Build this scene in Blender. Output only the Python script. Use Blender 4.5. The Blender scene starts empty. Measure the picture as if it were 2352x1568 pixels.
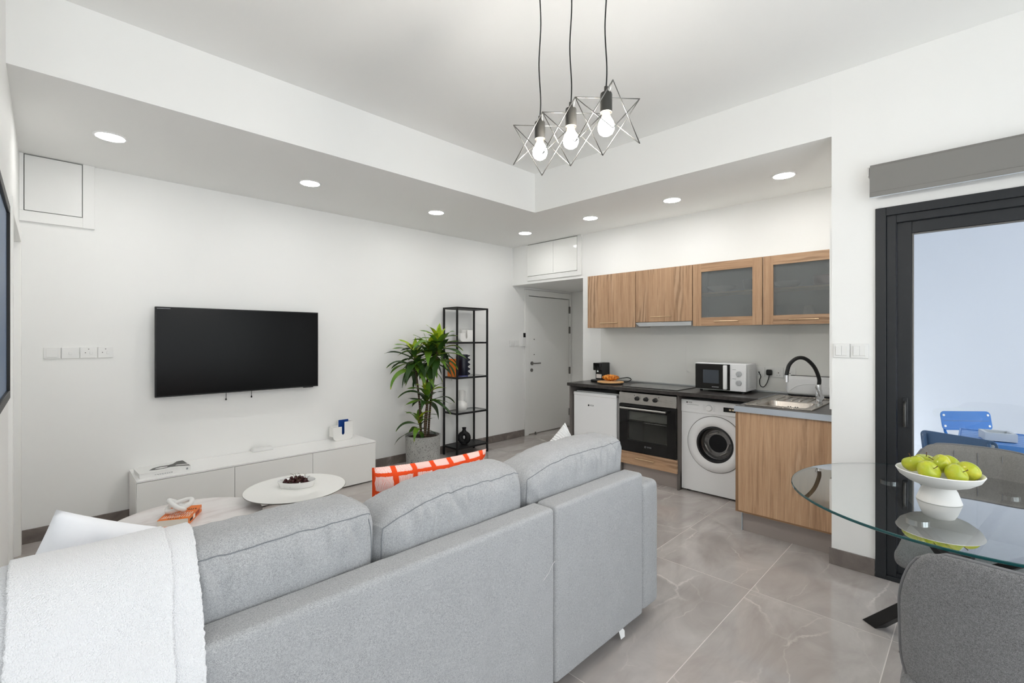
import bpy, bmesh, math, random
from mathutils import Vector, Matrix, noise, Quaternion

# ------------------------------------------------------------------ camera, world, light, exposure
SC = bpy.context.scene
COL = SC.collection
H = 1.42                                    # camera height
cd = bpy.data.cameras.new('camera'); CAM = bpy.data.objects.new('camera', cd); COL.objects.link(CAM)
CAM.location = (0, 0, H); CAM.rotation_euler = (math.radians(90), 0, math.radians(-45))
cd.sensor_width = 36; cd.lens = 1069 / 2352 * 36; cd.shift_y = -8 / 2352; cd.clip_start = 0.02
SC.camera = CAM
SC.view_settings.view_transform = 'Standard'; SC.view_settings.look = 'None'
SC.view_settings.gamma = 1; SC.view_settings.use_curve_mapping = False
SC.view_settings.exposure = 0.88
W = bpy.data.worlds.new('sky'); SC.world = W; W.use_nodes = True
W.node_tree.nodes['Background'].inputs[0].default_value = (0.95, 0.975, 1.0, 1)
W.node_tree.nodes['Background'].inputs[1].default_value = 1.85
LAMP = 38.0                                  # radiance of the round ceiling lights
SC.cycles.use_denoising = True
SC.cycles.max_bounces = 7; SC.cycles.diffuse_bounces = 5; SC.cycles.glossy_bounces = 3
SC.cycles.use_adaptive_sampling = True; SC.cycles.adaptive_threshold = 0.12; SC.cycles.adaptive_min_samples = 16
SC.cycles.transmission_bounces = 6; SC.cycles.transparent_max_bounces = 16
SC.cycles.caustics_reflective = False; SC.cycles.caustics_refractive = False
SC.cycles.sample_clamp_indirect = 6
def portal(name, loc, rot, sx, sy):
    l = bpy.data.lights.new(name, 'AREA'); l.shape = 'RECTANGLE'; l.size = sx; l.size_y = sy
    l.cycles.is_portal = True
    o = bpy.data.objects.new(name, l); COL.objects.link(o); o.location = loc; o.rotation_euler = rot
portal('terrace_door_daylight', (3.78, -0.53, 1.1), (0, math.radians(90), 0), 2.15, 1.9)
portal('unseen_window_daylight', (1.0, -1.72, 1.35), (math.radians(90), 0, 0), 4.6, 2.6)  # sampling portal for the unseen glazing behind the camera

# ------------------------------------------------------------------ helpers
R = math.radians
rnd = random.Random(7)
def lin(c):
    return tuple((v / 12.92 if v <= 0.04045 else ((v + 0.055) / 1.055) ** 2.4) for v in (x / 255 for x in c))
ORG = {}
def org(o): return ORG.get(o.name, Vector((0, 0, 0)))
def tag(o, label=None, cat=None, group=None, kind=None):
    if label: o['label'] = label
    if cat: o['category'] = cat
    if group: o['group'] = group
    if kind: o['kind'] = kind
    return o
def thing(name, label, cat, loc=(0, 0, 0), group=None, rz=0, rot=None, local=False, kind=None):
    o = bpy.data.objects.new(name, None); COL.objects.link(o); o.location = loc
    o.empty_display_size = 0.05
    if rot: o.rotation_euler = rot
    elif rz: o.rotation_euler = (0, 0, rz)
    ORG[o.name] = Vector((0, 0, 0)) if (local or rz or rot) else Vector(loc)
    return tag(o, label, cat, group, kind)

class MB:
    def __init__(s): s.v = []; s.f = []; s.uv = None
    def add(s, vs, fs):
        n = len(s.v); s.v += [Vector(v) for v in vs]; s.f += [[i + n for i in f] for f in fs]; return s
    def box(s, x0, x1, y0, y1, z0, z1):
        return s.add([(x0,y0,z0),(x1,y0,z0),(x1,y1,z0),(x0,y1,z0),(x0,y0,z1),(x1,y0,z1),(x1,y1,z1),(x0,y1,z1)],
                     [(3,2,1,0),(4,5,6,7),(0,1,5,4),(1,2,6,5),(2,3,7,6),(3,0,4,7)])
    def bar(s, a, b, w, h, up=(0, 0, 1)):
        a, b = Vector(a), Vector(b); d = (b - a).normalized(); up = Vector(up)
        if abs(d.dot(up)) > 0.99: up = Vector((1, 0, 0))
        x = d.cross(up).normalized() * w / 2; y = x.normalized().cross(d) * h / 2
        return s.add([a-x-y, a+x-y, a+x+y, a-x+y, b-x-y, b+x-y, b+x+y, b-x+y],
                     [(3,2,1,0),(4,5,6,7),(0,1,5,4),(1,2,6,5),(2,3,7,6),(3,0,4,7)])
    def ring(s, c, ax, r, n):
        ax = Vector(ax).normalized(); t = Vector((0, 0, 1)) if abs(ax.z) < 0.9 else Vector((1, 0, 0))
        x = ax.cross(t).normalized(); y = ax.cross(x)
        return [Vector(c) + x * r * math.cos(2*math.pi*i/n) + y * r * math.sin(2*math.pi*i/n) for i in range(n)]
    def rev(s, c, ax, prof, n=24, cap0=True, cap1=True):
        """surface of revolution: prof = [(radius, distance along the axis)]"""
        ax = Vector(ax).normalized(); b = len(s.v); c = Vector(c)
        for r, d in prof: s.v += s.ring(c + ax * d, ax, max(r, 1e-5), n)
        for k in range(len(prof) - 1):
            for i in range(n):
                j = (i + 1) % n; s.f.append([b+k*n+i, b+k*n+j, b+(k+1)*n+j, b+(k+1)*n+i])
        if cap0: s.f.append([b + i for i in reversed(range(n))])
        if cap1: s.f.append([b + (len(prof)-1)*n + i for i in range(n)])
        return s
    def cyl(s, a, b, r, n=16, r1=None):
        a, b = Vector(a), Vector(b)
        return s.rev(a, b - a, [(r, 0), (r if r1 is None else r1, (b - a).length)], n)
    def tube(s, pts, r, n=8, closed=False, radii=None):
        pts = [Vector(p) for p in pts]; m = len(pts); b = len(s.v); px = None
        for i, p in enumerate(pts):
            if closed: d = pts[(i+1) % m] - pts[i-1]
            else: d = pts[min(i+1, m-1)] - pts[max(i-1, 0)]
            d.normalize()
            if px is None:
                t = Vector((0, 0, 1)) if abs(d.z) < 0.9 else Vector((1, 0, 0)); px = d.cross(t).normalized()
            else:
                px = (px - d * px.dot(d)); px = px.normalized() if px.length > 1e-6 else d.orthogonal().normalized()
            py = d.cross(px); rr = radii[i] if radii else r
            s.v += [p + px * rr * math.cos(2*math.pi*k/n) + py * rr * math.sin(2*math.pi*k/n) for k in range(n)]
        for i in range(m if closed else m - 1):
            for k in range(n):
                l = (k+1) % n; i2 = (i+1) % m; s.f.append([b+i*n+k, b+i*n+l, b+i2*n+l, b+i2*n+k])
        if not closed:
            s.f.append([b + k for k in reversed(range(n))]); s.f.append([b + (m-1)*n + k for k in range(n)])
        return s
    def prism(s, poly, o, ux, uy, uz, d):
        """2-D polygon (counter-clockwise in ux,uy) extruded by d along uz"""
        o, ux, uy, uz = Vector(o), Vector(ux), Vector(uy), Vector(uz); n = len(poly)
        b = [o + ux*x + uy*y for x, y in poly]; t = [p + uz*d for p in b]
        return s.add(b + t, [list(reversed(range(n))), list(range(n, 2*n))] + [[i, (i+1) % n, n+(i+1) % n, n+i] for i in range(n)])
    def mesh(s, name, off, smooth):
        me = bpy.data.meshes.new(name)
        me.from_pydata([v - off for v in s.v], [], s.f)
        bm = bmesh.new(); bm.from_mesh(me); bmesh.ops.recalc_face_normals(bm, faces=bm.faces); bm.to_mesh(me); bm.free()
        if s.uv:
            l = me.uv_layers.new(name='uv')
            for p in me.polygons:
                for li in p.loop_indices: l.data[li].uv = s.uv[me.loops[li].vertex_index]
        if smooth:
            me.polygons.foreach_set('use_smooth', [True] * len(me.polygons))
            if smooth is not True: me.set_sharp_from_angle(angle=R(smooth))
        return me
    def build(s, name, mat, parent=None, smooth=None, bevel=0, seg=2, label=None, cat=None, group=None, kind=None, loc=None):
        if parent is None:
            if loc is None:
                xs = [v.x for v in s.v]; ys = [v.y for v in s.v]; zs = [v.z for v in s.v]
                loc = ((min(xs)+max(xs))/2, (min(ys)+max(ys))/2, min(zs))
            off = Vector(loc)
        else: off = org(parent)
        me = s.mesh(name, off, smooth if smooth else (40 if bevel else None))
        o = bpy.data.objects.new(name, me); COL.objects.link(o)
        if mat: me.materials.append(mat)
        if parent is None: o.location = off
        else: o.parent = parent
        ORG[o.name] = off
        if bevel:
            m = o.modifiers.new('bevel', 'BEVEL'); m.width = bevel; m.segments = seg; m.limit_method = 'ANGLE'; m.angle_limit = R(40)
            m.harden_normals = False
        return tag(o, label, cat, group, kind)
def Bx(*a): return MB().box(*a)
def copy_tree(o, parent=None):
    c = o.copy(); COL.objects.link(c)
    if parent: c.parent = parent
    ORG[c.name] = org(o).copy()
    for ch in list(o.children): copy_tree(ch, c)
    return c
def rrect(x0, x1, y0, y1, r, n=5):
    pts = []
    for cx, cy, a0 in ((x1-r, y0+r, -90), (x1-r, y1-r, 0), (x0+r, y1-r, 90), (x0+r, y0+r, 180)):
        for i in range(n + 1):
            a = R(a0 + 90*i/n); pts.append((cx + r*math.cos(a), cy + r*math.sin(a)))
    return pts
def spline(pts, n=6, closed=False):
    P = [Vector(p) for p in pts]; m = len(P); out = []
    for i in range(m if closed else m - 1):
        if closed: p0, p1, p2, p3 = P[i-1], P[i], P[(i+1) % m], P[(i+2) % m]
        else: p0, p1, p2, p3 = P[max(i-1, 0)], P[i], P[i+1], P[min(i+2, m-1)]
        for k in range(n):
            t = k / n
            out.append(0.5*((2*p1) + (p2-p0)*t + (2*p0-5*p1+4*p2-p3)*t*t + (3*p1-p0-3*p2+p3)*t**3))
    if not closed: out.append(P[-1])
    return out
def text(parent, s, size, o, ux, uy, mat, name='lettering', depth=0.0004, align='CENTER'):
    cu = bpy.data.curves.new('t', 'FONT'); cu.body = s; cu.size = size; cu.align_x = align; cu.align_y = 'CENTER'; cu.resolution_u = 2
    cu.extrude = depth
    ob = bpy.data.objects.new('t', cu); COL.objects.link(ob)
    dg = bpy.context.evaluated_depsgraph_get(); me = bpy.data.meshes.new_from_object(ob.evaluated_get(dg))
    bpy.data.objects.remove(ob); bpy.data.curves.remove(cu); me.name = name; me.materials.clear(); me.materials.append(mat)
    ux, uy = Vector(ux).normalized(), Vector(uy).normalized(); uz = ux.cross(uy); o = Vector(o) - org(parent)
    me.transform(Matrix(((ux.x, uy.x, uz.x, o.x), (ux.y, uy.y, uz.y, o.y), (ux.z, uy.z, uz.z, o.z), (0, 0, 0, 1))))
    t = bpy.data.objects.new(name, me); COL.objects.link(t); t.parent = parent; ORG[t.name] = org(parent); return t

# ------------------------------------------------------------------ materials
def mat(name, col, rough=0.5, metal=0, spec=0.5, emit=None, es=0, coat=0, coat_r=0.03, sheen=0, trans=0, ior=1.45, rgb=True):
    m = bpy.data.materials.new(name); m.use_nodes = True; p = m.node_tree.nodes['Principled BSDF']; i = p.inputs
    c = lin(col) if rgb else col
    i['Base Color'].default_value = (*c, 1); i['Roughness'].default_value = rough; i['Metallic'].default_value = metal
    i['Specular IOR Level'].default_value = spec; i['Coat Weight'].default_value = coat; i['Coat Roughness'].default_value = coat_r
    i['Sheen Weight'].default_value = sheen; i['Transmission Weight'].default_value = trans; i['IOR'].default_value = ior
    if emit: i['Emission Color'].default_value = (*emit, 1); i['Emission Strength'].default_value = es
    return m
class NT:
    def __init__(s, m): s.m = m; s.t = m.node_tree; s.p = s.t.nodes['Principled BSDF']
    def n(s, typ, **k):
        n = s.t.nodes.new(typ)
        for a, v in k.items():
            if a.startswith('i_'): n.inputs[a[2:].replace('_', ' ')].default_value = v
            else: setattr(n, a, v)
        return n
    def l(s, a, b): s.t.links.new(a, b)
    def pos(s, scale=(1, 1, 1), obj=True, rot=(0, 0, 0), uv=False):
        tc = s.n('ShaderNodeTexCoord'); mp = s.n('ShaderNodeMapping'); mp.inputs['Scale'].default_value = scale; mp.inputs['Rotation'].default_value = rot
        s.l(tc.outputs['UV' if uv else 'Object'], mp.inputs[0]); return mp.outputs[0]
    def ramp(s, fac, stops):
        r = s.n('ShaderNodeValToRGB'); e = r.color_ramp.elements
        while len(e) < len(stops): e.new(0.5)
        for k, (p, c) in enumerate(stops): e[k].position = p; e[k].color = (*c, 1) if len(c) == 3 else c
        s.l(fac, r.inputs[0]); return r.outputs[0]
    def noise(s, vec, scale, detail=4, rough=0.5, dist=0):
        n = s.n('ShaderNodeTexNoise'); n.inputs['Scale'].default_value = scale; n.inputs['Detail'].default_value = detail
        n.inputs['Roughness'].default_value = rough; n.inputs['Distortion'].default_value = dist
        if vec is not None: s.l(vec, n.inputs['Vector'])
        return n.outputs['Fac']
    def math(s, op, a, b=None, c=None):
        n = s.n('ShaderNodeMath', operation=op)
        for k, v in enumerate((a, b, c)):
            if v is None: continue
            if isinstance(v, (int, float)): n.inputs[k].default_value = v
            else: s.l(v, n.inputs[k])
        return n.outputs[0]
    def mix(s, fac, a, b, blend='MIX'):
        n = s.n('ShaderNodeMix', data_type='RGBA', blend_type=blend)
        for k, v in ((0, fac), (6, a), (7, b)):
            if isinstance(v, (int, float)): n.inputs[k].default_value = v
            elif isinstance(v, tuple): n.inputs[k].default_value = (*v, 1)
            else: s.l(v, n.inputs[k])
        return n.outputs[2]
    def bump(s, h, strength=0.3, dist=0.002):
        b = s.n('ShaderNodeBump'); b.inputs['Strength'].default_value = strength; b.inputs['Distance'].default_value = dist
        s.l(h, b.inputs['Height']); s.l(b.outputs[0], s.p.inputs['Normal'])
    def col(s, c): s.l(c, s.p.inputs['Base Color'])

M = {}
M['wall'] = mat('white_wall_paint', (243, 243, 241), 0.6, spec=0.3)
t = NT(M['wall']); t.bump(t.noise(t.pos(), 260, 3), 0.05, 0.0006)
M['ceiling'] = mat('white_ceiling_paint', (242, 242, 240), 0.75, spec=0.2)
M['outwall'] = mat('pale_blue_outdoor_render', (208, 212, 219), 0.8, spec=0.2)
t = NT(M['outwall']); t.bump(t.noise(t.pos(), 90, 4), 0.15, 0.002)
M['white'] = mat('white_satin_plastic', (236, 236, 234), 0.35)
M['door'] = mat('white_door_lacquer', (244, 244, 241), 0.4)
M['gloss'] = mat('white_gloss_lacquer', (245, 245, 242), 0.08, spec=0.5)
M['consoletop'] = mat('white_console_board', (249, 249, 248), 0.25)
M['lamprim'] = mat('white_lamp_rim', (240, 240, 240), 0.4)
M['appl'] = mat('white_appliance_enamel', (246, 247, 248), 0.25)
M['ceramic'] = mat('white_ceramic', (240, 240, 238), 0.35)
M['matceram'] = mat('matt_white_stoneware', (240, 239, 236), 0.7, spec=0.3)
M['glosscer'] = mat('white_glazed_ceramic', (244, 244, 243), 0.1)
M['black'] = mat('matt_black_steel', (18, 18, 19), 0.45)
M['blackplast'] = mat('black_plastic', (20, 20, 21), 0.4)
M['blackgloss'] = mat('black_gloss', (8, 8, 9), 0.06)
M['blackceram'] = mat('matt_black_ceramic', (14, 14, 15), 0.6)
M['rubber'] = mat('black_rubber_hose', (16, 16, 17), 0.5)
M['anth'] = mat('anthracite_aluminium', (40, 42, 45), 0.45, spec=0.4)
M['chrome'] = mat('chrome', (225, 227, 230), 0.08, 1)
M['steel'] = mat('brushed_steel', (190, 188, 185), 0.3, 1)
t = NT(M['steel']); f = t.noise(t.pos((3, 3, 180)), 6, 4); t.l(t.ramp(f, [(0.3, (0.24,)*3), (0.7, (0.4,)*3)]), t.p.inputs['Roughness'])
M['sink'] = mat('stainless_sink_steel', (205, 198, 190), 0.25, 1)
M['hoodsteel'] = mat('satin_aluminium', (200, 203, 205), 0.35, 0.7)
M['alu'] = mat('aluminium_trim', (196, 203, 212), 0.4, 0.6)
M['brass'] = mat('pale_brass', (222, 196, 160), 0.28, 1)
M['darkmetal'] = mat('dark_bronze_hinge', (112, 110, 107), 0.4, 0.3)
M['gunmetal'] = mat('lamp_gunmetal', (72, 71, 68), 0.38, 0.5)
M['wire'] = mat('lamp_wire_steel', (128, 127, 124), 0.3, 0.85)
M['cord'] = mat('black_cord', (22, 22, 22), 0.6)
M['plinth'] = mat('grey_beige_plinth', (168, 158, 152), 0.35, 0.2)
M['ink'] = mat('black_print', (16, 16, 18), 0.6)
M['greyink'] = mat('grey_print', (150, 152, 156), 0.6)
M['faintink'] = mat('pale_grey_print', (196, 198, 200), 0.6)
M['whiteink'] = mat('white_print', (248, 240, 232), 0.6)
M['paper'] = mat('cream_paper', (232, 226, 214), 0.8)
M['orange'] = mat('orange_book_cover', (238, 124, 34), 0.4)
M['darkorange'] = mat('rust_print', (176, 66, 20), 0.5)
M['whitebook'] = mat('white_book_cover', (238, 238, 236), 0.35)
M['navy'] = mat('navy_blue_glaze', (15, 18, 36), 0.35)
M['blueglaze'] = mat('cobalt_blue_glaze', (8, 62, 140), 0.35)
M['blue'] = mat('blue_powder_coat', (24, 108, 186), 0.4)
M['greyblue'] = mat('slate_blue_powder_coat', (78, 106, 140), 0.4)
M['bluetable'] = mat('light_blue_table_paint', (84, 138, 206), 0.3)
M['darkknob'] = mat('black_knob', (24, 24, 25), 0.35)
M['white_tag'] = mat('white_fabric_tag', (240, 240, 240), 0.6)
M['soil'] = mat('dark_potting_soil', (40, 28, 20), 0.95)
t = NT(M['soil']); f = t.noise(t.pos(), 90, 5); t.col(t.ramp(f, [(0.35, lin((22, 15, 11))), (0.6, lin((62, 45, 33))), (0.75, lin((120, 92, 66)))])); t.bump(f, 0.9, 0.01)
M['blind'] = mat('grey_blind_fabric', (132, 130, 127), 0.85, spec=0.2)
t = NT(M['blind']); t.bump(t.noise(t.pos((900, 900, 900)), 1, 2), 0.15, 0.0005)
M['lampglow'] = mat('ceiling_light_diffuser', (255, 255, 255), 0.5, emit=(1.0, 0.985, 0.96), es=LAMP)
M['bulbglow'] = mat('glowing_bulb_glass', (255, 230, 190), 0.2, emit=(1.0, 0.95, 0.88), es=150)
M['bulbneck'] = mat('amber_bulb_neck', (255, 200, 130), 0.2, emit=(1.0, 0.70, 0.36), es=2.5)
M['filament'] = mat('filament_glow', (255, 255, 255), 0.2, emit=(1.0, 0.86, 0.62), es=60)

def wood(name, sc=1.0, rot=(0, 0, 0)):
    m = mat(name, (170, 132, 96), 0.42, spec=0.35); t = NT(m)
    pos = t.pos((1, 1, 1), rot=rot)
    inf = t.n('ShaderNodeObjectInfo'); add = t.n('ShaderNodeVectorMath', operation='MULTIPLY_ADD')
    t.l(inf.outputs['Random'], add.inputs[0]); add.inputs[1].default_value = (5, 5, 3); t.l(pos, add.inputs[2])
    def mp(sx):
        q = t.n('ShaderNodeMapping'); q.inputs['Scale'].default_value = sx; t.l(add.outputs[0], q.inputs[0]); return q.outputs[0]
    broad = t.noise(mp((9, 9, 0.35)), 1.3, 3, 0.5, 0.4)
    band = t.noise(mp((26, 26, 1.1)), 1.4, 4, 0.55, 0.8)
    fine = t.noise(mp((170, 170, 5)), 1.5, 3, 0.6)
    cross = t.noise(mp((10, 10, 150)), 1.2, 2, 0.5)
    cath = t.n('ShaderNodeTexWave', wave_type='RINGS'); t.l(mp((7, 7, 1.5)), cath.inputs[0])
    cath.inputs['Scale'].default_value = 1.1; cath.inputs['Distortion'].default_value = 7; cath.inputs['Detail'].default_value = 3; cath.inputs['Detail Scale'].default_value = 1.3
    kn = t.ramp(t.noise(mp((5.5, 5.5, 1.2)), 1.1, 2), [(0.54, (0, 0, 0)), (0.62, (1, 1, 1))])
    c = t.ramp(broad, [(0.3, lin((160, 124, 94))), (0.5, lin((188, 151, 118))), (0.7, lin((206, 170, 136)))])
    c = t.mix(0.55, c, t.ramp(band, [(0.32, lin((132, 98, 71))), (0.50, lin((192, 155, 122))), (0.68, lin((206, 172, 140)))]))
    g = t.math('MULTIPLY', kn, 0.6)
    c = t.mix(g, c, t.ramp(cath.outputs['Fac'], [(0.2, lin((112, 85, 64))), (0.5, lin((176, 144, 115))), (0.8, lin((204, 174, 146)))]))
    c = t.mix(0.30, c, t.ramp(fine, [(0.3, lin((144, 110, 82))), (0.7, lin((212, 178, 146)))]))
    c = t.mix(t.math('MULTIPLY', t.ramp(cross, [(0.62, (0, 0, 0)), (0.72, (1, 1, 1))]), 0.12), c, lin((214, 180, 146)))
    t.col(c); t.bump(fine, 0.12, 0.0006); return m
M['wood'] = wood('sonoma_oak_vertical')
M['woodh'] = wood('sonoma_oak_horizontal', rot=(R(90), 0, 0))
M['woodedge'] = mat('oak_edge_brown', (142, 108, 78), 0.5)
M['gap'] = mat('soft_grey_gap', (150, 149, 147), 0.7)
M['carcase'] = mat('dark_grey_carcase', (112, 106, 102), 0.6)
M['cabin'] = mat('pale_cabinet_interior', (205, 202, 196), 0.6)
M['shelfwood'] = mat('oak_shelf_edge', (205, 176, 138), 0.5)
M['board'] = mat('light_wood_board', (226, 178, 120), 0.5)
t = NT(M['board']); t.col(t.ramp(t.noise(t.pos((4, 60, 60)), 3, 3), [(0.3, lin((206, 150, 92))), (0.7, lin((236, 192, 138)))]))
M['rattan'] = mat('dark_marble_coaster', (70, 66, 62), 0.3)
M['counter'] = mat('charcoal_stone_worktop', (52, 49, 48), 0.28)
t = NT(M['counter']); t.col(t.ramp(t.noise(t.pos(), 28, 6, 0.65), [(0.3, lin((44, 41, 40))), (0.75, lin((72, 68, 66)))])); t.bump(t.noise(t.pos(), 320, 2), 0.06, 0.0004)
M['splash'] = mat('grey_back_painted_glass', (236, 236, 232), 0.12, spec=0.5)

def marble_floor():
    m = mat('taupe_marble_tile', (160, 150, 144), 0.07, spec=0.5); t = NT(m)
    g = t.n('ShaderNodeNewGeometry'); inf = t.n('ShaderNodeObjectInfo'); add = t.n('ShaderNodeVectorMath', operation='MULTIPLY_ADD')
    t.l(inf.outputs['Random'], add.inputs[0]); add.inputs[1].default_value = (31, 17, 0); t.l(g.outputs['Position'], add.inputs[2])
    v = add.outputs[0]
    def mp(s, r=0):
        q = t.n('ShaderNodeMapping'); q.inputs['Scale'].default_value = s; q.inputs['Rotation'].default_value = (0, 0, r); t.l(v, q.inputs[0]); return q.outputs[0]
    cloud = t.noise(mp((1.2, 2.4, 1), 0.5), 1.6, 7, 0.6, 0.8)
    c = t.ramp(cloud, [(0.28, lin((168, 160, 156))), (0.5, lin((184, 177, 173))), (0.72, lin((199, 193, 189)))])
    dark = t.noise(mp((0.7, 3.5, 1), -0.6), 1.5, 5, 0.6, 1.2)
    c = t.mix(t.math('MULTIPLY', t.ramp(dark, [(0.58, (0,)*3), (0.75, (1,)*3)]), 0.4), c, lin((162, 153, 147)))
    def vein(scale, rot, w, det):
        nn = t.n('ShaderNodeTexNoise'); nn.inputs['Scale'].default_value = 1.85; nn.inputs['Detail'].default_value = 6; nn.inputs['Roughness'].default_value = 0.6; t.l(v, nn.inputs['Vector'])
        ad = t.n('ShaderNodeVectorMath', operation='MULTIPLY_ADD'); t.l(nn.outputs['Color'], ad.inputs[0]); ad.inputs[1].default_value = (0.5, 0.5, 0); t.l(mp(scale, rot), ad.inputs[2])
        vo = t.n('ShaderNodeTexVoronoi', feature='DISTANCE_TO_EDGE', voronoi_dimensions='2D'); vo.inputs['Scale'].default_value = 1.0; t.l(ad.outputs[0], vo.inputs['Vector'])
        line = t.ramp(vo.outputs['Distance'], [(0.0, (1,)*3), (w, (0,)*3)])
        mask = t.ramp(t.noise(mp((1.7, 1.7, 1), det), 1.5, 3), [(0.46, (0,)*3), (0.62, (1,)*3)])
        return t.math('MULTIPLY', line, mask)
    c = t.mix(t.math('MULTIPLY', vein((0.8, 1.7, 1), 0.4, 0.014, 1.0), 0.75), c, lin((228, 221, 216)))
    c = t.mix(t.math('MULTIPLY', vein((1.6, 2.6, 1), -0.7, 0.012, 2.1), 0.5), c, lin((222, 214, 208)))
    t.col(c); return m
M['floor'] = marble_floor()
M['grout'] = mat('pale_grey_grout', (222, 215, 210), 0.8)
M['base'] = mat('grey_brown_skirting_tile', (124, 116, 111), 0.12)
t = NT(M['base']); t.col(t.ramp(t.noise(t.pos(), 5, 6, 0.6, 1.0), [(0.35, lin((110, 102, 97))), (0.6, lin((130, 121, 116))), (0.72, lin((158, 150, 144)))]))
M['pink_marble'] = mat('pale_marble_top', (226, 222, 220), 0.06)
t = NT(M['pink_marble'])
c = t.ramp(t.noise(t.pos((2, 5, 1), rot=(0, 0, 0.6)), 1.5, 5, 0.6, 1.0), [(0.35, lin((214, 206, 205))), (0.5, lin((232, 227, 226))), (0.65, lin((236, 233, 231)))])
t.col(c)

def fabric(name, a, b, sc=420, bump=0.5, weave=700):
    m = mat(name, a, 0.95, spec=0.15, sheen=0.12); t = NT(m); p = t.pos()
    n1 = t.noise(t.pos((1, 1, 1.6)), sc, 3, 0.7); n2 = t.noise(p, sc * 0.28, 3, 0.6); n3 = t.noise(p, 14, 3)
    mx = t.math('ADD', t.math('MULTIPLY', n1, 0.78), t.math('ADD', t.math('MULTIPLY', n2, 0.18), t.math('MULTIPLY', n3, 0.04)))
    t.col(t.ramp(mx, [(0.40, lin(a)), (0.60, lin(b))]))
    t.bump(n1, bump, 0.0012); return m
M['sofa'] = fabric('light_grey_melange_upholstery', (132, 133, 135), (192, 193, 194), 720, 0.5)
M['seam'] = mat('sofa_seam_thread', (128, 131, 135), 0.95, spec=0.1)
M['chair'] = fabric('mid_grey_wool_upholstery', (84, 84, 85), (152, 152, 153), 680, 0.6)
M['chairin'] = fabric('taupe_grey_upholstery', (112, 110, 107), (142, 140, 136), 560, 0.4)
M['chairseam'] = mat('chair_piping', (120, 120, 122), 0.95, spec=0.1)
M['cotton'] = mat('white_cotton', (240, 241, 245), 0.9, spec=0.15, sheen=0.1)
t = NT(M['cotton']); t.bump(t.noise(t.pos((1, 1, 1)), 700, 2), 0.12, 0.0005)
M['throw'] = mat('white_boucle_knit', (228, 228, 230), 0.95, spec=0.1, sheen=0.2)
t = NT(M['throw']); p = t.pos()
vo = t.n('ShaderNodeTexVoronoi'); vo.inputs['Scale'].default_value = 400; t.l(p, vo.inputs['Vector'])
t.bump(t.math('ADD', t.math('MULTIPLY', vo.outputs['Distance'], -0.8), t.noise(p, 330, 3)), 0.8, 0.0022)
M['rib'] = mat('white_ribbed_knit', (244, 244, 244), 0.9, spec=0.15)
t = NT(M['rib']); wv = t.n('ShaderNodeTexWave', wave_type='BANDS', bands_direction='X'); t.l(t.pos(uv=True), wv.inputs[0])
wv.inputs['Scale'].default_value = 9; wv.inputs['Distortion'].default_value = 1.2; wv.inputs['Detail'].default_value = 1
t.bump(wv.outputs['Fac'], 1.0, 0.008)

def orange_pattern():
    m = mat('orange_cotton_white_squares', (240, 84, 38), 0.9, spec=0.15); t = NT(m)
    uv = t.pos(uv=True); sp = t.n('ShaderNodeSeparateXYZ'); t.l(uv, sp.inputs[0]); N = 6.4
    x = t.math('MULTIPLY', sp.outputs[0], N); y = t.math('MULTIPLY', sp.outputs[1], N)
    wob = t.math('MULTIPLY', t.math('SUBTRACT', t.noise(uv, 9, 1), 0.5), 0.16)
    xx = t.math('ADD', x, wob); yy = t.math('ADD', y, t.math('MULTIPLY', t.math('SUBTRACT', t.noise(uv, 120, 1), 0.5), 0.12))
    fx = t.math('FRACT', xx); fy = t.math('FRACT', yy)
    inx = t.math('MULTIPLY', t.math('GREATER_THAN', fx, 0.12), t.math('LESS_THAN', fx, 0.86))
    iny = t.math('MULTIPLY', t.math('GREATER_THAN', fy, 0.10), t.math('LESS_THAN', fy, 0.90))
    st = t.math('FRACT', t.math('MULTIPLY', t.math('ADD', xx, t.math('MULTIPLY', t.noise(uv, 22, 1), 0.04)), 19))
    line = t.math('GREATER_THAN', st, 0.30)
    t.col(t.mix(t.math('MULTIPLY', t.math('MULTIPLY', inx, iny), line), lin((240, 82, 38)), lin((250, 236, 230))))
    t.bump(t.noise(t.pos(), 600, 2), 0.1, 0.0005); return m
M['orange_fab'] = orange_pattern()

M['pot'] = mat('speckled_grey_concrete', (160, 160, 157), 0.75)
t = NT(M['pot']); p = t.pos()
c = t.ramp(t.noise(p, 9, 5), [(0.3, lin((156, 156, 153))), (0.7, lin((180, 180, 176)))])
s = t.ramp(t.noise(p, 95, 2, 0.5, 0.6), [(0.615, (0,)*3), (0.65, (1,)*3)]); t.col(t.mix(s, c, lin((46, 44, 42))))
M['stem'] = mat('brown_cane', (84, 68, 52), 0.8)
t = NT(M['stem']); w = t.n('ShaderNodeTexWave', wave_type='BANDS', bands_direction='Z'); t.l(t.pos(), w.inputs[0]); w.inputs['Scale'].default_value = 14; w.inputs['Distortion'].default_value = 2
t.col(t.ramp(w.outputs['Fac'], [(0.2, lin((56, 46, 34))), (0.7, lin((104, 86, 66)))])); t.bump(w.outputs['Fac'], 0.6, 0.003)
def leafmat(name, a, b, edge):
    m = mat(name, a, 0.38, spec=0.45); t = NT(m); sp = t.n('ShaderNodeSeparateXYZ'); t.l(t.pos(uv=True), sp.inputs[0])
    c = t.ramp(sp.outputs[1], [(0.0, lin(edge)), (0.22, lin(b)), (0.9, lin(a)), (1.0, lin(edge))])
    st = t.noise(t.pos((40, 1.5, 1), uv=True), 2, 3)
    c = t.mix(t.math('MULTIPLY', st, 0.5), c, lin(a)); t.col(c)
    t.p.inputs['Subsurface Weight'].default_value = 0.0
    return m
M['leafdark'] = leafmat('dark_green_leaf', (40, 66, 28), (56, 92, 32), (104, 128, 40))
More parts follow.
